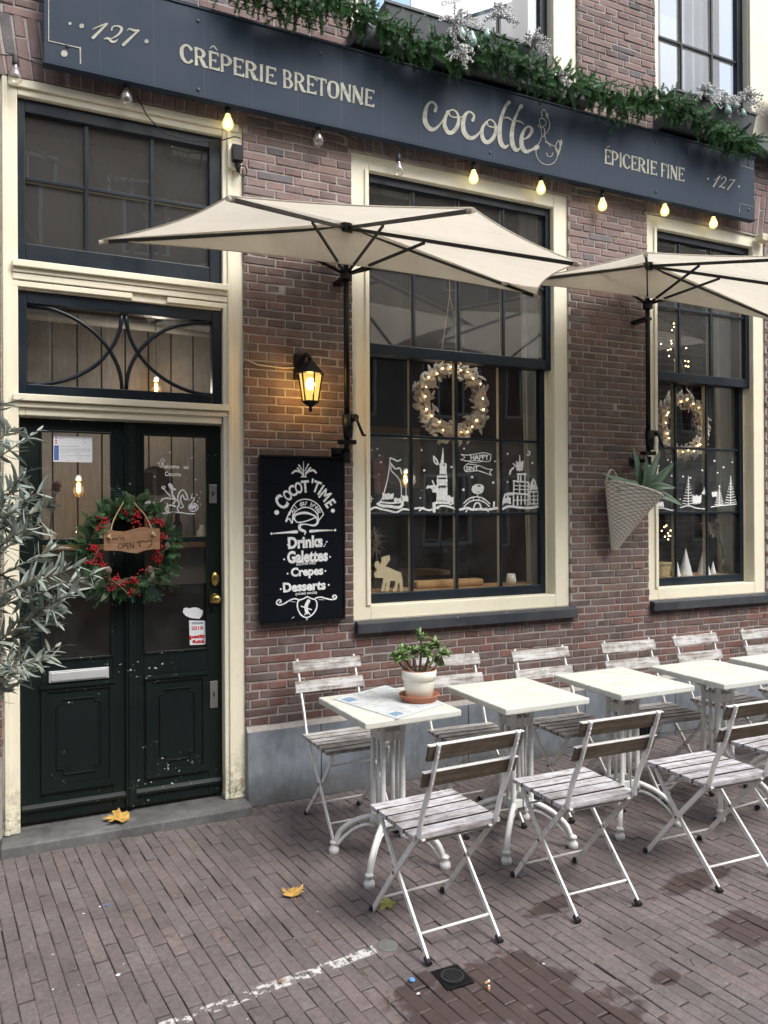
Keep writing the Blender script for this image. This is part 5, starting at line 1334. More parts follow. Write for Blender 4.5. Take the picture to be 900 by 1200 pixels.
# ------------------------------------------------------------------ papers, stickers and chalk drawings on the glass
def flat(name, quad, y, mat, lb, cat):
    c = W(*quad[0], y); f = MB(); f.face([f.vert(W(*p, y) - c) for p in quad]); o = f.build(name, mat, None, solid=.0006); o.location = c; tag(o, lb, cat); return o, c
o, c = flat('paper_notice', [(62.5, 510), (108, 512), (108, 542), (62.5, 541)], .099, M['paper'], 'white printed permit notice behind the left door glass', 'notice')
q = lambda a, b: W(50 + a / 11.25, 495 + b / 11.25, .0982) - c
f = MB()
def rq(mb, x0, y0, x1, y1): mb.face([mb.vert(q(*p)) for p in ((x0, y0), (x1, y0), (x1, y1), (x0, y1))])
rq(f, 150, 303, 213, 500); f.mi = 1
for a in (196, 230, 262): rq(f, 166, a, 187, a + 17)
f.mi = 2
for a, b, x1 in ((208, 212, 290), (530, 215, 575), (530, 265, 585), (235, 312, 480), (235, 350, 628), (235, 375, 628), (235, 400, 340), (425, 404, 510), (235, 438, 628), (235, 468, 320), (465, 470, 515), (235, 498, 265), (315, 496, 370)): rq(f, a, b, x1, b + 5)
f.build('print', [M['ink_blue'], M['ink_red'], M['ink_grey']], o)
o, c = flat('guide_sticker', [(221.5, 727), (240.5, 727.5), (241, 755), (222.5, 756)], .099, M['paper'], 'white sticker with red 2018 low on the right door glass', 'sticker')
q = lambda a, b: W(205 + a / 6, 650 + b / 6, .0982) - c
f = MB(); textquad(f, '2018', [(115, 505), (198, 500), (198, 528), (115, 532)], q, .03); textquad(f, 'petit', [(102, 565), (212, 558), (212, 596), (104, 600)], q, .06); textquad(f, 'futé', [(120, 600), (208, 592), (208, 622), (122, 625)], q, .06)
f.build('lettering', M['ink_red'], o)
f = MB(); f.face([f.vert(q(*p)) for p in ((118, 475), (198, 472), (198, 488), (118, 491))]); f.build('print', M['ink_grey'], o)
c = W(226, 718, .1); f = MB(); f.face([f.vert(W(205 + a / 6, 650 + b / 6, .099) - c) for a, b in ((62, 378), (80, 372), (100, 378), (135, 370), (165, 375), (198, 395), (190, 430), (170, 452), (140, 448), (110, 445), (75, 430), (55, 405))])
o = f.build('torn_sticker', M['paper'], None, solid=.0006); o.location = c; tag(o, 'torn blank white sticker remnant under the brass knob on the right door glass', 'sticker')

def chalk(name, y, lb, items, cat='window drawing', group=None):
    """items: (fn-args, [ (pts, width) ], [discs], [texts])"""
    c = None; f = MB()
    for (s, ox, oy), strokes, discs, texts in items:
        if c is None: c = W(ox + 200 / s, oy + 200 / s, y)
        q = lambda a, b: W(ox + a / s, oy + b / s, y) - c
        for pts, wd in strokes: stroke(f, pts, [x * 1.3 for x in wd] if hasattr(wd, '__len__') else wd * 1.3, q, 4)
        for a, b, r in discs: disc(f, a, b, r, q, 7)
        for t, qd, bd in texts: textquad(f, t, qd, q, bd)
    o = f.build(name, M['chalk'], None); o.location = c; tag(o, lb, cat, group); return o
Z7 = (7.826, 425, 525); Z8 = (8.18, 535, 525); YG = .1255
def scrib(x0, y0, x1, y1, n, seed):
    r = random.Random(seed); return [(x0 + (x1 - x0) * i / n, (y0 if i % 2 else y1) + r.uniform(-6, 6)) for i in range(n + 1)]
chalk('ship_drawing', YG, 'white painted sailing ship with pennant on the glass beside the lit bulb', [(Z7, [
    ([(252, 90), (245, 180), (225, 300), (180, 460), (140, 510)], 7), ([(252, 92), (290, 105), (318, 120), (348, 108)], 10), ([(262, 140), (262, 205), (305, 250), (345, 310), (355, 400), (350, 480)], 6), ([(262, 145), (300, 190), (340, 185), (360, 240)], 9),
    ([(140, 512), (180, 530), (250, 535), (330, 545), (365, 520), (360, 495)], 20), ([(160, 495), (200, 500), (260, 505), (340, 500)], 12), (scrib(185, 470, 280, 420, 14, 1), 10), (scrib(290, 495, 350, 460, 8, 2), 8), ([(395, 320), (398, 420), (390, 460)], 5), (scrib(365, 490, 415, 440, 9, 3), 8),
    ([(50, 580), (110, 545), (170, 560), (240, 575), (310, 590), (370, 560), (440, 570)], 14), ([(60, 470), (100, 465)], 4), ([(80, 445), (78, 495)], 4)], [(85, 18, 9), (135, 8, 9), (155, 67, 9), (167, 130, 11), (150, 240, 5)], [])])
chalk('tower_drawing', YG, 'white painted church tower with a tall spire on the middle window glass', [(Z7, [
    ([(735, 0), (735, 60), (730, 130)], [5, 12, 22]), ([(712, 140), (710, 250)], 6), ([(760, 140), (768, 250)], 6), ([(708, 150), (764, 145)], 8), (scrib(712, 240, 765, 160, 12, 4), 9), ([(690, 262), (770, 262)], 14), ([(688, 262), (680, 500)], 7), ([(770, 262), (775, 490)], 7),
    ([(690, 300), (768, 300)], 20), ([(685, 340), (770, 338)], 8), (scrib(690, 330, 768, 315, 8, 5), 10), (scrib(690, 480, 770, 370, 12, 6), 14), ([(650, 510), (700, 500), (790, 505)], 18), ([(655, 515), (655, 580)], 22), ([(650, 75), (680, 110), (690, 150), (660, 130), (650, 75)], 10), ([(600, 350), (640, 370), (670, 400)], 14), ([(640, 300), (660, 345), (690, 350)], 10),
    ([(590, 365), (640, 350), (680, 370)], 14), (scrib(640, 410, 680, 370, 7, 7), 10), ([(790, 440), (830, 500), (800, 520)], 12), (scrib(780, 500, 830, 450, 8, 8), 10), ([(480, 555), (540, 550), (600, 570), (650, 560), (720, 530), (800, 540), (850, 560)], 14), ([(520, 575), (560, 545)], 10)],
    [(540, 20, 9), (565, 205, 11), (815, 175, 11), (530, 458, 9), (690, 550, 12), (540, 390, 4)], [])])
chalk('banner_drawing', YG, 'white painted ribbon banner reading happy sint on the window glass', [(Z8, [
    ([(45, 62), (100, 68), (180, 58), (260, 45), (328, 62)], 6), ([(45, 62), (80, 90), (40, 112)], 5), ([(40, 112), (110, 125), (200, 120), (300, 130), (325, 110), (328, 62)], 6), ([(110, 125), (160, 140), (250, 128)], 5), ([(110, 150), (75, 180), (80, 215), (110, 228), (200, 218), (260, 235), (335, 262)], 6), ([(215, 168), (290, 200), (342, 205), (318, 228), (335, 262)], 6), ([(110, 152), (170, 160), (215, 168)], 6)],
    [(72, 6, 9), (370, 128, 9), (150, 278, 13), (352, 332, 13), (66, 400, 13)], [('HAPPY', [(132, 68), (310, 60), (312, 110), (135, 115)], .03), ('SINT', [(90, 175), (208, 172), (208, 215), (92, 220)], .03)])])
chalk('bridge_drawing', YG, 'white painted arched bridge with a round tree on the window glass', [(Z8, [
    ([(70, 530), (120, 485), (190, 468), (260, 485), (320, 535)], 9), ([(75, 560), (120, 518), (190, 500), (260, 515), (315, 560)], 9), ([(165, 580), (175, 540), (200, 525), (225, 540), (235, 580)], 12), ([(120, 500), (125, 520)], 6), ([(160, 475), (162, 505)], 6), ([(215, 475), (213, 505)], 6), ([(260, 490), (250, 520)], 6), ([(110, 580), (90, 612)], 9), ([(285, 575), (305, 612)], 9),
    ([(35, 590), (100, 575), (150, 590), (230, 585), (300, 590), (390, 575)], 18), ([(200, 465), (202, 430)], 6), ([(150, 400), (165, 365), (210, 350), (255, 370), (245, 420), (205, 435), (165, 425), (150, 400)], 10), (scrib(160, 420, 245, 370, 10, 9), 14), ([(360, 520), (358, 560)], 14)], [], [])])
chalk('castle_drawing', YG, 'white painted gabled town hall under a crescent moon on the window glass', [(Z8, [
    ([(605, 70), (606, 130), (600, 200)], [5, 12, 26]), (scrib(575, 220, 635, 130, 10, 10), 10), ([(585, 250), (665, 250)], 14), ([(590, 255), (588, 330)], 12), ([(655, 255), (655, 330)], 12), ([(615, 260), (615, 325)], 12), ([(545, 315), (690, 330)], 12), ([(550, 320), (545, 560)], 10), ([(605, 345), (605, 440)], 9), ([(655, 345), (655, 440)], 9), ([(690, 330), (685, 550)], 9),
    ([(555, 360), (680, 365)], 8), ([(555, 395), (680, 400)], 7), ([(550, 435), (690, 445)], 14), ([(585, 460), (585, 545)], 12), ([(620, 460), (620, 540)], 9), ([(655, 460), (655, 540)], 9), ([(555, 500), (680, 500)], 7), ([(700, 420), (785, 420)], 10), ([(700, 425), (705, 540)], 7), ([(740, 425), (742, 540)], 7), ([(780, 425), (780, 540)], 7), ([(700, 460), (780, 460)], 6), ([(700, 495), (780, 495)], 6), ([(700, 535), (780, 535)], 7),
    ([(710, 400), (735, 300), (770, 390)], 14), (scrib(700, 400, 770, 350, 9, 11), 9), ([(545, 190), (520, 215), (510, 250)], 14), ([(545, 150), (570, 180)], 10), ([(440, 545), (470, 440), (500, 480), (515, 530)], 12), (scrib(450, 530, 515, 480, 8, 12), 10), ([(430, 590), (500, 560), (600, 570), (700, 575), (790, 560)], 18), ([(500, 440), (540, 440)], 22), ([(690, 30), (703, 45), (695, 66), (675, 66)], 10)],
    [(490, 55, 10), (728, 142, 10), (490, 326, 9)], [])])
Z9 = (7.5, 760, 530)
def xtree(cx, top, bot, hw, sd):
    out = []; r = random.Random(sd); n = 9
    for i in range(n):
        t = (i + 1) / n; y_ = top + (bot - top) * t; w_ = hw * t; out.append(([(cx - w_, y_ + r.uniform(-3, 3)), (cx, y_ + 6), (cx + w_, y_ - r.uniform(0, 8))], 5))
    out.append(([(cx, top - 20), (cx, bot + 10)], 5)); return out
chalk('pine_tree_drawings', YG, 'white painted snowy hills with small fir trees on the right window glass', [(Z9, xtree(350, 230, 450, 50, 1) + xtree(622, 320, 455, 38, 2) + xtree(722, 230, 440, 48, 3) + xtree(488, 330, 360, 18, 4) + [(scrib(390, 450, 460, 380, 12, 5), 9), (scrib(560, 390, 600, 350, 6, 6), 8), ([(280, 485), (350, 470), (420, 490), (510, 500)], 7), ([(550, 480), (620, 470), (700, 462), (770, 455)], 7), ([(40, 500), (120, 490), (200, 510), (240, 505)], 7), (scrib(60, 480, 130, 440, 9, 7), 8), (scrib(60, 270, 120, 240, 6, 8), 8)],
    [(170, 68, 8), (200, 88, 7), (203, 205, 9), (303, 213, 9), (473, 158, 9), (580, 75, 9), (660, 132, 9), (607, 180, 8), (367, 225, 10), (624, 298, 8), (90, 120, 8), (278, 412, 6), (50, 420, 6), (735, 88, 7)], [])])
Z10 = (10, 160, 530)
chalk('horseman_drawing', .0985, 'white painted rider on a prancing horse with welcome script on the right door glass', [(Z10, [
    ([(330, 720), (420, 700), (500, 705), (600, 718), (680, 722)], 10), ([(160, 722), (260, 718), (340, 705)], 9),
    ([(285, 640), (280, 590), (310, 545), (380, 540), (470, 560), (500, 600), (480, 640), (400, 620), (350, 640), (345, 700)], 13), ([(480, 560), (490, 500), (520, 450), (560, 450), (600, 540), (565, 550), (540, 500), (515, 540), (520, 580)], 12), ([(520, 580), (550, 640), (510, 650)], 10), ([(470, 640), (490, 690)], 12), ([(300, 600), (280, 640), (310, 640)], 12), ([(360, 600), (370, 690), (345, 690)], 10),
    ([(420, 500), (410, 430), (380, 385), (400, 375), (430, 430), (455, 435)], 16), ([(420, 500), (450, 560), (430, 600)], 18), ([(310, 415), (345, 460), (400, 520)], 9), ([(295, 415), (310, 395), (335, 410), (318, 432), (295, 415)], 9),
    ([(85, 560), (120, 560), (140, 525), (150, 580), (120, 610), (160, 690), (190, 660), (220, 630), (210, 590), (185, 620)], 10), (scrib(95, 640, 160, 570, 9, 21), 8), ([(655, 490), (640, 540), (680, 530), (660, 580), (610, 640), (640, 690), (700, 680), (720, 640), (680, 600), (650, 620)], 10), (scrib(620, 670, 700, 610, 8, 22), 8)],
    [(395, 2, 10), (290, 18, 6), (650, 65, 11), (690, 320, 11), (583, 320, 6), (707, 498, 8), (738, 538, 8), (720, 578, 8), (750, 608, 8), (752, 465, 6), (212, 285, 9), (620, 560, 6)],
    [('elcome', [(330, 138), (500, 143), (500, 192), (330, 190)], .03), ('at', [(550, 152), (612, 155), (612, 197), (550, 195)], .03), ('Cocotte', [(332, 222), (520, 238), (520, 282), (332, 280)], .03)]),
    (Z10, [([(245, 130), (270, 120), (275, 165), (295, 175), (300, 130), (285, 95), (305, 75), (330, 95), (310, 125), (320, 175), (335, 180)], 8)], [], [])])

# ------------------------------------------------------------------ things inside the windows
def pendant(p, ln, lb):
    o = empty('pendant_bulb', p, label=lb, cat='lamp', group='lit pendant filament bulbs hanging indoors'); f = MB(); f.tube([(0, 0, .07), (0, 0, ln)], .0025, 6); f.build('cord', M['cable'], o)
    f = MB(); f.tube([(0, 0, .045), (0, 0, .08)], .017, 12); f.build('socket', M['pipe_in'], o, smooth=True)
    f = MB(); f.lathe([(.014, .045), (.018, .03), (.034, .0), (.036, -.02), (.025, -.045), (.002, -.055)], (0, 0, 0), 18, False); f.build('bulb', M['amber_bulb'], o, smooth=True)
    f = MB(); f.tube([(0, 0, .03), (0, 0, -.025)], .009, 8); f.build('filament', M['filament'], o, smooth=True)
    l = bpy.data.lights.new('pendant_light', 'POINT'); l.energy = 1.8; l.color = (1, .88, .74); l.shadow_soft_size = .04
    q = bpy.data.objects.new('pendant_light', l); COL.objects.link(q); q.parent = o; q.location = (0, -.08, 0)
pendant(W(92, 572, .75), 1.4, 'lit filament bulb hanging behind the left door glass below the notice')
pendant(W(475, 562, .7), 1.9, 'lit filament bulb hanging behind the middle window beside the ship drawing')
pendant(W(183, 455, 1.0), .7, 'lit filament bulb low behind the fanlight over the doors')
def frost_wreath(cu, cv, y, r, lb, cordtop):
    c = W(cu, cv, y); o = empty('frosted_wreath', c, label=lb, cat='wreath', group='frosted leaf wreaths with tiny lights in the windows'); f = MB()
    for i in range(720):
        a = random.uniform(0, 2 * PI); rr = r + random.gauss(0, .026); p = Vector((math.cos(a) * rr, random.gauss(0, .02), math.sin(a) * rr)); b = a - PI / 2 + random.gauss(0, .8)
        thick_leaf(f, p, Vector((math.cos(b), random.uniform(-.6, .2), math.sin(b))), Vector((0, -1, .2)), random.uniform(.035, .06), random.uniform(.009, .014), .05, n=3, droop=.2)
    f.build('leaves', M['wleaf_white'], o, col=True)
    f = MB(); f.tube([(math.cos(t * PI / 18) * r, .01, math.sin(t * PI / 18) * r) for t in range(37)], .01, 6); f.build('ring', M['bark'], o)
    f = MB()
    for i in range(22):
        a = i * 2 * PI / 22 + random.uniform(-.1, .1); f.ball((math.cos(a) * (r + random.gauss(0, .015)), -.035, math.sin(a) * (r + random.gauss(0, .015))), .0055, 7, 5)
    f.build('fairy_lights', M['fairy'], o)
    f = MB(); tp = W(*cordtop, y) - c
    for s in (-1, 1): f.tube([tp, (s * r * .45, 0, r * .9)], .0025, 5)
    f.tube([tp, tp + Vector((0, 0, .35))], .0025, 5); f.build('cord', M['rope'], o)
random.seed(9)
frost_wreath(530, 469, .24, .225, 'frosted leaf wreath with tiny lights hanging in the middle window', (527, 346))
frost_wreath(799, 500, .24, .215, 'frosted leaf wreath with tiny lights hanging in the right window', (792, 398))
# moose cut-out
zs = 1.149; mc = W(452, 690, .2); mc.z = zs
out_ = [(433, 691), (434, 680), (436, 675), (437, 668), (434, 670), (433, 675), (432, 676), (432, 668), (436, 663), (433, 660), (433, 657), (437, 657), (439, 661), (441, 658), (441, 653), (446, 650), (451, 649), (451, 654), (447, 660), (444, 662), (450, 664), (457, 667), (463, 668), (466, 675), (466.5, 691), (463, 691), (462, 681), (459, 682), (458, 691), (455, 691), (457, 683), (456, 679), (450, 679), (449, 691), (446, 691), (446, 680), (444, 678), (443, 685), (443, 691), (440, 691), (441, 680), (440, 675), (438, 676), (436, 677)]
out_ = [(440.5, 691), (443, 680), (443.5, 675), (439, 675.5), (434, 675), (432.5, 671), (436, 666), (433, 661), (434, 657), (438, 656), (440, 660), (441.5, 656), (441, 652), (446, 650), (451, 649), (451.5, 654), (447.5, 660), (446, 662), (452, 664), (458, 667), (464, 669), (466, 676), (467, 691), (462.5, 691), (462.5, 682), (460.5, 682), (459, 691), (454.5, 691), (457.5, 683), (457, 679), (451.5, 679), (450, 691), (445.5, 691), (447, 681), (446.2, 681), (444.5, 691)]
f = MB(); P_ = [W(u, v, .2) for u, v in out_]; k0 = min(p.z for p in P_); f.prism([((p.x - mc.x), (p.z - k0)) for p in P_], -.006, .006)
o = f.build('wooden_moose', M['plywood'], None); o.location = mc + Vector((.018, -.03, 0)); tag(o, 'pale plywood moose cut-out standing on the sill of the middle window', 'ornament')
f = MB(); f.lathe([(.02, 0), (.032, .002), (.036, .03), (.028, .075), (.026, .075), (.033, .03), (.001, .012)], (0, 0, 0), 22); o = f.build('white_tumbler', M['pot_white'], None, smooth=True); pz = W(599, 684, .24); o.location = (pz.x, .24, 1.149); tag(o, 'small white vase standing alone on the sill at the right of the middle window', 'vase')
f = MB(); a, b = W(487, 690, .26).x, W(566, 690, .26).x
f.box(0, b - a, -.05, .05, 0, .05); o = f.build('wooden_tray', M['oak'], None, bevel=.018); o.location = (a, .29, 1.149); tag(o, 'long low wooden dough tray on the sill of the middle window', 'tray')
for i, (u, h, lb) in enumerate(((796, .14, 'white ribbed paper cone tree, shortest left one, beside the tan box'), (806, .21, 'white ribbed paper cone tree, tall, second from left in the right window'), (825, .215, 'white ribbed paper cone tree, tallest, third from left in the right window'), (838, .10, 'white ribbed paper cone tree, small, right of the glazing bar beside the bottle'))):
    xw = W(u, 680, .22).x + (.0 if i else -.03); f = MB(); f.lathe([(.052 * h / .21, 0), (.002, h)], (0, 0, 0), 28, fn=lambda a, z: .0016 * math.sin(a * 28) * (1 - z / .25))
    o = f.build('paper_cone_tree', M['paper'], None); o.location = (xw, .22 + .02 * (i % 2), 1.149); tag(o, lb, 'ornament', 'paper cone trees on the sill of the right window')
bx = MB(); bx.box(-.11, .11, -.07, .07, 0, .085); bx.box(-.115, .115, -.075, .075, .086, .105); o = bx.build('tan_box', simple('tan_card', (.42, .33, .18), .7), None, bevel=.004); xx = W(772, 680, .28); o.location = (xx.x, .3, 1.149); o.rotation_euler.z = .2
tag(o, 'tan lidded box on the sill at the lower left of the right window', 'box')
vb = W(849, 675, .25); VA = empty('flower_bottle', (vb.x, .27, 1.149), label='clear bottle with drooping dried flowers in the right window', cat='vase')
f = MB(); f.lathe([(.03, 0), (.032, .01), (.032, .08), (.02, .10), (.012, .12), (.012, .15)], (0, 0, 0), 18, False); f.build('bottle', M['bulb_glass'], VA, smooth=True)
f = MB(); f.tube(catmull([(0, 0, .02), (0, 0, .16), (-.04, 0, .30), (-.13, -.02, .36)], 6), .004, 6); f.tube(catmull([(0, 0, .02), (.005, 0, .18), (-.03, .02, .27), (-.09, 0, .33)], 6), .003, 6); f.build('stem', M['aloe'], VA)
f = MB()
for (cx, cy, cz, r_) in ((-.17, -.02, .37, .06), (-.05, 0, .40, .045), (-.1, .01, .33, .055)):
    for i in range(70):
        d = Vector((random.gauss(0, 1), random.gauss(0, 1), random.gauss(0, 1))).normalized(); thick_leaf(f, Vector((cx, cy, cz)), d, Vector((0, 0, 1)), r_ * random.uniform(.7, 1.1), .004, .2, n=2)
f.build('dried_flowers', M['wleaf_white'], VA, col=True)
f = MB()
for i in range(50):
    d = Vector((random.gauss(0, 1), random.gauss(0, 1), random.gauss(0, .8))).normalized(); thick_leaf(f, Vector((-.235, -.02, .385)), d, Vector((0, 0, 1)), .035, .012, .1, n=3)
f.build('rose_head', M['rose'], VA)
# fairy light spheres deep in the right window
fo = W(790, 380, .5); FY = empty('fairy_light_cluster', fo, label='cluster of tiny warm lights hanging behind the upper panes of the right window', cat='fairy lights'); f = MB()
for (a, b) in ((545, 415), (547, 428), (538, 440), (497, 492), (535, 480), (537, 490), (533, 512), (523, 515), (555, 497), (527, 537), (560, 530), (592, 508), (549, 552), (563, 568), (588, 556), (600, 558), (590, 575), (600, 577), (558, 605), (707, 540), (712, 545), (703, 540), (676, 553), (680, 560)):
    f.ball(W(620 + a / 3.214, 250 + b / 3.214, .5) - fo, .0055, 6, 4)
for (a, b) in ((185, 95), (172, 105), (153, 133), (215, 130), (198, 150), (228, 148), (175, 173), (203, 168), (212, 168), (198, 192), (228, 192)):
    f.ball(W(750 + a / 6, 600 + b / 6, .5) - fo, .0055, 6, 4)
f.build('lights', M['fairy'], FY); f = MB(); f.tube([W(789, 350, .5) - fo, W(785, 400, .5) - fo, W(795, 440, .5) - fo, W(783, 650, .5) - fo], .0015, 4); f.build('wire', M['cable'], FY)
# flowers, jars on shelf behind the door; round plaque
fb = W(66, 580, .45); RS = empty('dried_bouquet', fb, label='dried pink rose and yellow flowers behind the left door glass', cat='flowers')
f = MB()
for i in range(60):
    d = Vector((random.gauss(0, 1), random.gauss(0, 1), random.gauss(0, .8))).normalized(); thick_leaf(f, W(66, 571, .45) - fb, d, Vector((0, 0, 1)), .038, .013, .1, n=3)
f.build('rose_head', M['rose'], RS); f = MB()
for i in range(60):
    d = Vector((random.gauss(0, 1), random.gauss(0, 1), random.gauss(0, .8))).normalized(); thick_leaf(f, W(60, 593, .45) - fb, d, Vector((0, 0, 1)), .034, .012, .1, n=3)
f.build('yellow_head', M['yellowfl'], RS); f = MB()
f.tube([W(66, 572, .45) - fb, W(60, 610, .45) - fb, W(56, 690, .45) - fb], .003, 5); f.tube([W(60, 595, .45) - fb, W(57, 640, .45) - fb, W(56, 690, .45) - fb], .003, 5); f.build('stem', M['bark'], RS)
pq = W(182, 563, 1.2); f = MB(); f.tube([(0, 0, 0), (0, -.02, 0)], .10, 28); o = f.build('round_plaque', M['beam_in'], None, bevel=.004); o.location = (pq.x, 1.24, pq.z); tag(o, 'dark round plaque on the plank wall seen through the right door glass', 'plaque')
for i, (x_, h, r_, m_) in enumerate(((.14, .10, .035, 'pot_white'), (.30, .13, .03, 'bulb_glass'), (.42, .09, .045, 'pot_white'), (.75, .16, .03, 'terracotta'), (.95, .20, .032, 'board'), (1.12, .12, .04, 'pot_white'))):
    f = MB(); f.lathe([(r_ * .8, 0), (r_, .01), (r_, h * .6), (r_ * .5, h * .8), (r_ * .45, h)], (0, 0, 0), 16); o = f.build('shelf_jar', M[m_], None, smooth=True); o.location = (x_, 1.16, 1.456)
    tag(o, ['small white jar at the left end of the shelf inside the door', 'clear glass jar on the shelf inside the door', 'wide white bowl on the shelf inside the door', 'terracotta bottle on the shelf inside the right door', 'dark bottle on the shelf seen through the right door glass', 'white jar at the right end of the shelf inside the door'][i], 'jar', 'jars on the shelf inside the door')
# dining furniture inside, faint
IT = empty('dining_table', (2.55, 1.3, 0), label='dark wooden dining table inside behind the middle window', cat='table')
f = MB(); f.box(-.5, .5, -.4, .4, .71, .75); f.build('table_top', M['oak'], IT, bevel=.005)
for a in (-1, 1):
    for b in (-1, 1): f = MB(); f.box(a * .44 - .025, a * .44 + .025, b * .34 - .025, b * .34 + .025, 0, .71); f.build('leg', M['oak'], IT)
for X_, lb in ((2.0, 'dark folded awning cloth post inside left of the middle window'), (3.3, 'dark post inside behind the middle window right side')):
    pass
RC = MB(); RC.poly([(0, 0, 0), (.10, 0, .02), (.13, .02, .2), (.08, .02, .3), (.0, .02, .26)]); o = RC.build('red_cushion', simple('red_cloth', (.035, .004, .006), .8), None, solid=.06); p = W(440, 580, .9); o.location = (p.x, .95, p.z + .0); tag(o, 'dark red cloth hanging inside the middle window behind the ship drawing', 'cloth')

# ------------------------------------------------------------------ olive tree at the left edge
random.seed(33)
OT = empty('olive_tree', (-.62, -2.15, 0), label='silvery green olive tree reaching into the left picture edge before the door', cat='tree')
ob = Vector((-.62, -2.15, 0))
f = MB(); f.lathe([(.15, 0), (.16, .01), (.20, .36), (.215, .37), (.215, .40), (.19, .40), (.18, .34), (.001, .34)], (0, 0, 0), 28); f.build('pot', M['terracotta'], OT, smooth=True)
br = MB(); lf = MB()
trunk = catmull([(0, 0, .3), (.03, .01, .7), (-.02, .0, 1.05), (.03, .0, 1.3)], 6); br.tube(trunk, [.028 - .012 * i / (len(trunk) - 1) for i in range(len(trunk))], 10)
def leafy(path, tot, n0, t0, ll):
    n = len(path); k = max(3, int(tot / .0135 * n0))
    for i in range(k):
        t = t0 + (1 - t0) * (i + random.random()) / k; j = min(n - 2, int(t * (n - 1))); a, b = path[j], path[j + 1]; p = a.lerp(b, t * (n - 1) - j); ax = (b - a).normalized(); o1 = ax.orthogonal().normalized(); o2 = ax.cross(o1); an = random.uniform(0, 2 * PI)
        for s in (0, PI):
            rad = o1 * math.cos(an + s) + o2 * math.sin(an + s); d = (ax * random.uniform(.1, 1.2) + rad * random.uniform(.4, 1.1) + Vector((0, 0, random.uniform(-.25, .15))))
            thick_leaf(lf, p, d, Vector((random.gauss(0, .6), random.gauss(0, .6), 1)), ll * random.uniform(.55, 1.2), random.uniform(.0038, .0062), .08, n=5, droop=random.uniform(-.35, .5), c=(random.random() ** 1.2,) * 3)
def olive_branch(tip, start, dens=1.0, ll=.047):
    t_ = tip - ob; s_ = start; mid = s_.lerp(t_, .55) + Vector((random.gauss(0, .03), random.gauss(0, .03), .05)); path = catmull([s_, mid, t_], 12); n = len(path)
    br.tube(path, [.006 - .0048 * i / (n - 1) for i in range(n)], 6)
    tot = sum((b - a).length for a, b in zip(path, path[1:])); leafy(path, tot * .6, dens, .4, ll)
    for _ in range(3):
        t = random.uniform(.35, .9); p = path[int(t * (n - 1))]; ax = (t_ - s_).normalized(); q = p + ax * random.uniform(.05, .11) + Vector((random.gauss(0, .045), random.gauss(0, .045), random.gauss(0, .045)))
        tw = catmull([p, p.lerp(q, .5) + Vector((0, 0, .012)), q], 4); br.tube(tw, [.003 - .0022 * i / (len(tw) - 1) for i in range(len(tw))], 5); leafy(tw, (q - p).length, dens, .1, ll)
tipl = [(44, 505, -2.1), (18, 500, -2.2), (5, 470, -2.3), (30, 560, -2.05), (50, 575, -2.1), (60, 590, -2.2), (50, 610, -2.2), (28, 620, -2.1), (68, 640, -2.1), (112, 672, -2.1), (95, 662, -2.2), (88, 690, -2.15), (75, 700, -2.1),  (66, 758, -2.1), (56, 772, -2.2), (40, 785, -2.1), (22, 800, -2.0), (8, 810, -2.1),  (2, 580, -2.2), (-20, 600, -2.0), (-40, 520, -2.2), (-30, 700, -2.1), (-60, 640, -2.3), (-10, 790, -2.2), (-50, 760, -2.1), (-90, 560, -2.2), (-60, 460, -2.3), (-110, 680, -2.2), (20, 595, -2.25)]
for (u, v, y_) in tipl:
    tp = W(u, v, y_); st_ = trunk[random.randint(8, len(trunk) - 1)] if v < 690 else trunk[random.randint(6, 12)]
    olive_branch(tp, st_, 1.0 if u > -30 else .5)
br.build('trunk', M['bark'], OT, smooth=True); lf.build('crown', M['olive'], OT, col=True)

# ------------------------------------------------------------------ small things on the ground
def fallen_leaf(p, s, rz, mat, lb, tilt=.12):
    o = MB(); pts = []; lobes = [(0, 1.0), (14, .72), (24, .80), (34, .5), (48, .95), (60, .74), (70, .82), (82, .48), (104, .78), (122, .58), (140, .5), (165, .42), (180, .2)]
    full = [(a, r) for a, r in lobes] + [(-a, r) for a, r in lobes[::-1][1:-1]]
    c = o.vert((0, 0, .006)); ring = []
    for a, r in full: ring.append(o.vert((math.sin(R(a)) * r * s, math.cos(R(a)) * r * s, .004 + abs(math.sin(R(a))) * r * s * .35 * random.uniform(.4, 1.2))))
    for i in range(len(ring)): o.face([c, ring[i], ring[(i + 1) % len(ring)]])
    ob_ = o.build('fallen_leaf', mat, None, solid=.0006); ob_.location = p; ob_.rotation_euler = (tilt * random.uniform(-1, 1), tilt * random.uniform(-1, 1), rz)
    st = MB(); st.tube([(0, -.2 * s, .004), (0.01, -.9 * s, .003)], .0012, 5); st.build('stalk', mat, ob_)
    tag(ob_, lb, 'leaf', 'fallen plane tree leaves')
fallen_leaf(W(140, 950, -.04) * 1, .095, 1.3, M['leaf_y'], 'curled yellow leaf lying on the stone doorstep')
bpy.data.objects['fallen_leaf'].location = (G(140, 955, .055).x, -.03, .056)
p = G(258, 959); fallen_leaf((p.x, p.y, .004), .036, .4, M['leaf_b'], 'small brown leaf at the right corner of the doorstep')
p = G(344, 1050); fallen_leaf((p.x, p.y, .004), .066, -.3, M['leaf_y'], 'yellow maple leaf lying alone on the open brick paving')
p = G(455, 1061); fallen_leaf((p.x, p.y, .004), .055, 2.0, M['leaf_g'], 'greenish leaf under the nearest chair')
p = G(330, 1152); fallen_leaf((p.x, p.y, .004), .014, 2.0, M['leaf_b'], 'tiny orange brown leaf on the white painted line')
p = G(548, 893); 
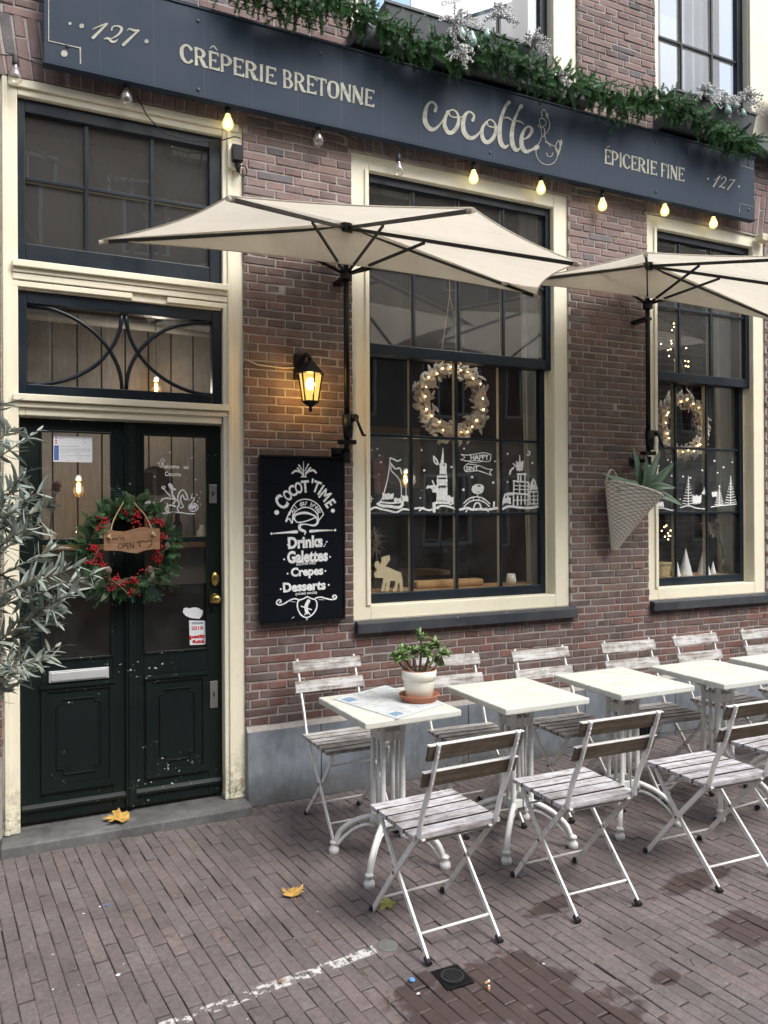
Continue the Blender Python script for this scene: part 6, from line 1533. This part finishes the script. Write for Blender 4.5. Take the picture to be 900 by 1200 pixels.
p = G(454, 1109.5); f = MB(); f.lathe([(.040, -.01), (.040, .0035), (.036, .005), (.001, .0052)], (0, 0, 0), 32); o = f.build('steel_stud', M['stud'], None, smooth=False); o.location = (p.x, p.y, .002); tag(o, 'round brushed steel disc set in the paving at the end of the white line', 'ground disc')
p = G(530, 1146); DG = empty('drain_cover', (p.x, p.y, .002), label='small square black drain cover in the wet stained paving', cat='drain')
f = MB(); f.box(-.055, .055, -.06, .06, -.01, .004)
f.build('frame', M['black_metal'], DG, bevel=.002)
f = MB(); f.lathe([(.042, .0042), (.042, .008), (.034, .008), (.034, .0045)], (0, 0, 0), 24, False)
for i in range(5): f.box(-.03, .03, -.024 + i * .012 - .002, -.024 + i * .012 + .002, .0043, .0075)
f.build('lid', M['rubber'], DG)
for (u, v, rz, lb) in ((570, 1154, .3, 'orange cigarette filter on the wet paving right of the drain, upper of two'), (573, 1161, 1.0, 'orange cigarette stub with white end on the wet paving, lower of two')):
    p = G(u, v); f = MB(); f.tube([(-.009, 0, .0045), (.009, 0, .0045)], .0042, 8); f.mi = 1; f.tube([(.0092, 0, .0045), (.015, 0, .0045)], .0042, 8); o = f.build('cigarette_stub', [M['cork'], M['paper']], None); o.location = (p.x, p.y, .003); o.rotation_euler.z = rz; tag(o, lb, 'cigarette stub', 'cigarette stubs by the drain')
for (u, v, r_, m_, lb) in ((483, 1150, .011, 'blue', 'blue bottle cap left of the drain cover'), (126, 1062, .008, 'ink_blue', 'dark blue cap on the paving before the doorstep')):
    p = G(u, v); f = MB(); f.lathe([(r_, 0), (r_, .004), (r_ * .85, .006), (.001, .006)], (0, 0, 0), 16); o = f.build('bottle_cap', M[m_], None); o.location = (p.x, p.y, .003); tag(o, lb, 'bottle cap')
random.seed(77)
chips = [(138, 1143, 1.6), (62, 1160, .8), (117, 1063, 1), (108, 984, 1.4), (99, 989, 1), (98, 1071, .8), (35, 999, .7), (82, 992, .5), (137, 980, .8), (145, 1130, .5), (240, 1040, .5), (62, 1119, .7), (160, 975, .6), (92, 1155, .4), (490, 1165, 1.2), (637, 1130, .8), (345, 1100, .5), (290, 1195, .6), (372, 1069, .6)]
for i, (u, v, s_) in enumerate(chips):
    p = G(u, v); f = MB(); n_ = 7; rr = .0055 * s_
    ring = [f.vert((math.cos(t * 2 * PI / n_) * rr * random.uniform(.7, 1.3), math.sin(t * 2 * PI / n_) * rr * random.uniform(.6, 1.1), 0)) for t in range(n_)]; tp = f.vert((0, 0, .003 * s_))
    for t in range(n_): f.face([ring[t], ring[(t + 1) % n_], tp])
    o = f.build('white_pebble', M['paper'], None); o.location = (p.x, p.y, .002); tag(o, 'tiny white chip lying on the brick paving', 'pebble', 'tiny white chips scattered on the paving')

# ------------------------------------------------------------------ the other side of the street (seen in the glass)
random.seed(4)
hm = [simple('opposite_brick_brown', (.14, .10, .08), .9), simple('opposite_plaster', (.24, .225, .20), .9), simple('opposite_brick_red', (.15, .09, .07), .9), simple('opposite_grey', (.16, .155, .15), .9)]
wx = -14; i = 0
for wd, ht, mi, lb in ((6, 9.5, 0, 'brown brick house across the street, far left'), (5, 8.6, 1, 'pale plastered house across the street facing the door'), (6, 10.2, 2, 'red brick house across the street facing the windows'), (5.5, 9.2, 3, 'grey house across the street'), (6, 10, 0, 'brown brick house across the street to the right'), (7, 9, 1, 'pale plastered house across the street, far right')):
    H_ = empty('row_house', (wx + wd / 2, -12, 0), label=lb, cat='house', group='houses across the street')
    f = MB(); ops = []; nx = int(wd // 1.9)
    for fl in range(3):
        for k in range(nx):
            cx = -wd / 2 + (k + .5) * wd / nx; ops.append((cx - .5, cx + .5, 1.0 + fl * 3.0 - (.0 if fl else .2), 2.7 + fl * 3.0 - (.0 if fl else .1)))
    slabs(f, -wd / 2, wd / 2, 0, ht, -.3, 0, ops); f.build('wall', hm[mi], H_)
    f = MB(); f.box(-wd / 2 - .0, wd / 2 + .0, -.3, .25, ht + .001, ht + .25); f.build('cornice', M['cream_in'], H_)
    for o_ in ops:
        f = MB(); frame_ring(f, o_, (.07, .07, .07, .07), -.12, -.04); f.box((o_[0] + o_[1]) / 2 - .02, (o_[0] + o_[1]) / 2 + .02, -.1, -.06, o_[2] + .07, o_[3] - .07)
        wf = f.build('window', M['curtain_white'], H_); f = MB(); f.poly([(o_[0], -.11, o_[2]), (o_[1], -.11, o_[2]), (o_[1], -.11, o_[3]), (o_[0], -.11, o_[3])]); f.build('pane', M['board'], wf)
    wx += wd
tr = MB(); TR = empty('bare_street_tree', (1.2, -8.6, 0), label='bare leafless street tree across the street', cat='tree')
def grow(p, d, ln, r_, dep):
    q = p + d * ln; tr.tube([p, p.lerp(q, .5) + Vector((random.gauss(0, .03), random.gauss(0, .03), 0)) * ln, q], [r_, r_ * .85, r_ * .7], 6 if dep > 2 else 4)
    if dep == 0: return
    for _ in range(3 if dep > 1 else 2):
        nd = (d + Vector((random.gauss(0, .5), random.gauss(0, .5), random.gauss(.1, .3)))).normalized(); grow(q, nd, ln * random.uniform(.62, .85), r_ * .62, dep - 1)
grow(Vector((0, 0, 0)), Vector((0, 0, 1)), 2.8, .13, 5)
tr.build('trunk_and_branches', M['bark'], TR)

# ------------------------------------------------------------------ more of the interior and the street behind
def room_brick():
    m, nt, out = newmat('interior_exposed_brick'); v = coords(nt, rnd=False)
    sp = N(nt, 'ShaderNodeSeparateXYZ'); L(nt, v, sp.inputs[0]); cb = N(nt, 'ShaderNodeCombineXYZ'); L(nt, sp.outputs[0], cb.inputs[0]); L(nt, sp.outputs[2], cb.inputs[1])
    b = N(nt, 'ShaderNodeTexBrick'); L(nt, cb.outputs[0], b.inputs['Vector']); b.inputs['Scale'].default_value = 1.0; b.inputs['Brick Width'].default_value = .22; b.inputs['Row Height'].default_value = .065; b.inputs['Mortar Size'].default_value = .006
    b.inputs['Color1'].default_value = (.16, .085, .065, 1); b.inputs['Color2'].default_value = (.10, .06, .05, 1); b.inputs['Mortar'].default_value = (.22, .20, .18, 1)
    pbsdf(nt, out, b.outputs[0], .9); return m
f = MB(); f.box(4.75, 6.3, 1.5, 1.56, 0, 4.1); f.build('interior_brick_wall', room_brick(), B)
f = MB(); f.box(2.02, 2.17, .62, .76, 0, 4.1); f.build('interior_post', M['pipe_in'], B, bevel=.005)
f = MB(); f.box(2.5, 3.6, 2.6, 2.62, 1.9, 2.5); f.mi = 1; f.box(2.56, 3.54, 2.58, 2.6, 1.96, 2.44); f.build('framed_mirror', [M['oak'], M['tile_in']], B)
f = MB(); f.box(2.3, 3.65, 2.2, 2.5, 0, 1.05); f.mi = 1; f.box(2.25, 3.68, 2.15, 2.55, 1.06, 1.10); f.build('counter', [M['plank_in'], M['oak']], B)
pp_ = W(440, 634, .34); PA = empty('dried_pampas', (pp_.x, .34, 1.149), label='pale dried pampas plume standing behind the plywood moose', cat='plant')
f = MB(); hz = pp_.z - 1.149
f.tube([(0, 0, 0), (0, 0, hz)], .003, 5); f.build('stem', M['bark'], PA); f = MB()
for i in range(150):
    a = random.uniform(0, 2 * PI); el = random.uniform(-1.2, .9); thick_leaf(f, Vector((0, 0, hz + random.uniform(-.07, .07))), Vector((math.cos(a) * math.cos(el), math.sin(a) * math.cos(el) * .6, math.sin(el))), Vector((0, 0, 1)), random.uniform(.04, .085), .0018, .3, n=2, droop=.4)
f.build('plume', M['wleaf_white'], PA, col=True)
def bicycle():
    t = empty('parked_bicycle'); bl = M['black_metal']
    for x_ in (-.53, .53):
        f = MB(); f.tube([(x_ + .335 * math.cos(a * PI / 20), 0, .345 + .335 * math.sin(a * PI / 20)) for a in range(41)], .019, 8, cap=False); w_ = f.build('wheel', M['rubber'], t)
        f = MB()
        for a in range(14): f.tube([(x_, 0, .345), (x_ + .32 * math.cos(a * PI / 7), 0, .345 + .32 * math.sin(a * PI / 7))], .0018, 4)
        f.build('spokes', M['steel'], w_)
        f = MB(); f.tube([(x_ + .365 * math.cos(a * PI / 16), 0, .345 + .365 * math.sin(a * PI / 16)) for a in range(1, 14)], .014, 6, flat=.4); f.build('mudguard', bl, t)
    f = MB(); bb = (-.08, 0, .30)
    for a, b in ((bb, (.38, 0, .78)), (bb, (-.20, 0, .86)), ((-.17, 0, .74), (.37, 0, .82)), (bb, (-.53, 0, .345)), ((-.19, 0, .78), (-.53, 0, .345)), ((.36, 0, .92), (.53, 0, .345)), ((.36, 0, .86), (.335, 0, 1.04))): f.tube([a, b], .015, 8)
    f.build('frame', bl, t)
    f = MB(); f.tube(catmull([(.20, -.29, 1.06), (.36, -.26, 1.09), (.37, -.05, 1.05), (.37, .05, 1.05), (.36, .26, 1.09), (.20, .29, 1.06)], 5), .011, 8); f.build('handlebar', M['steel'], t)
    f = MB(); f.lathe([(.03, 0), (.10, .02), (.09, .05), (.02, .06)], (-.22, 0, .88), 12); o = f.build('saddle', bl, t)
    f = MB(); f.tube([(.425, 0, .88), (.49, 0, .88)], [.03, .045], 12); f.build('headlight', M['steel'], t)
    return t
bz = bicycle()
for i, (x_, y_, a, lb) in enumerate(((5.6, -9.2, 70, 'black city bicycle parked across the street, left of the three'), (6.5, -9.4, 100, 'black city bicycle parked across the street, middle of the three'), (7.6, -9.2, 80, 'black city bicycle parked across the street, right of the three'))):
    o = bz if i == 0 else copy_tree(bz)
    o.location = (x_, y_, 0); o.rotation_euler.z = R(a); tag(o, lb, 'bicycle', 'bicycles parked across the street')
PP.scale = (1.16, 1.16, 1.16)
random.seed(88)
for i, (u, v) in enumerate([(198, 1098), (247, 1098), (267, 1090), (262, 1100), (176, 1102), (600, 1105), (410, 1126), (428, 1140), (700, 1150), (812, 1128), (565, 1177), (300, 1010), (655, 1118), (90, 1010)]):
    p = G(u, v); a = random.uniform(0, 6.28); ln = random.uniform(.012, .03); d = Vector((math.cos(a), math.sin(a), 0)); f = MB()
    f.tube(catmull([-d * ln, Vector((d.y, -d.x, 0)) * random.uniform(-.3, .3) * ln + Vector((0, 0, .003)), d * ln], 4), .0013, 5)
    o = f.build('twig', M['bark'], None); o.location = (p.x, p.y, .0035); tag(o, 'short dark twig or leaf stalk lying on the brick paving', 'twig', 'loose twigs on the paving')
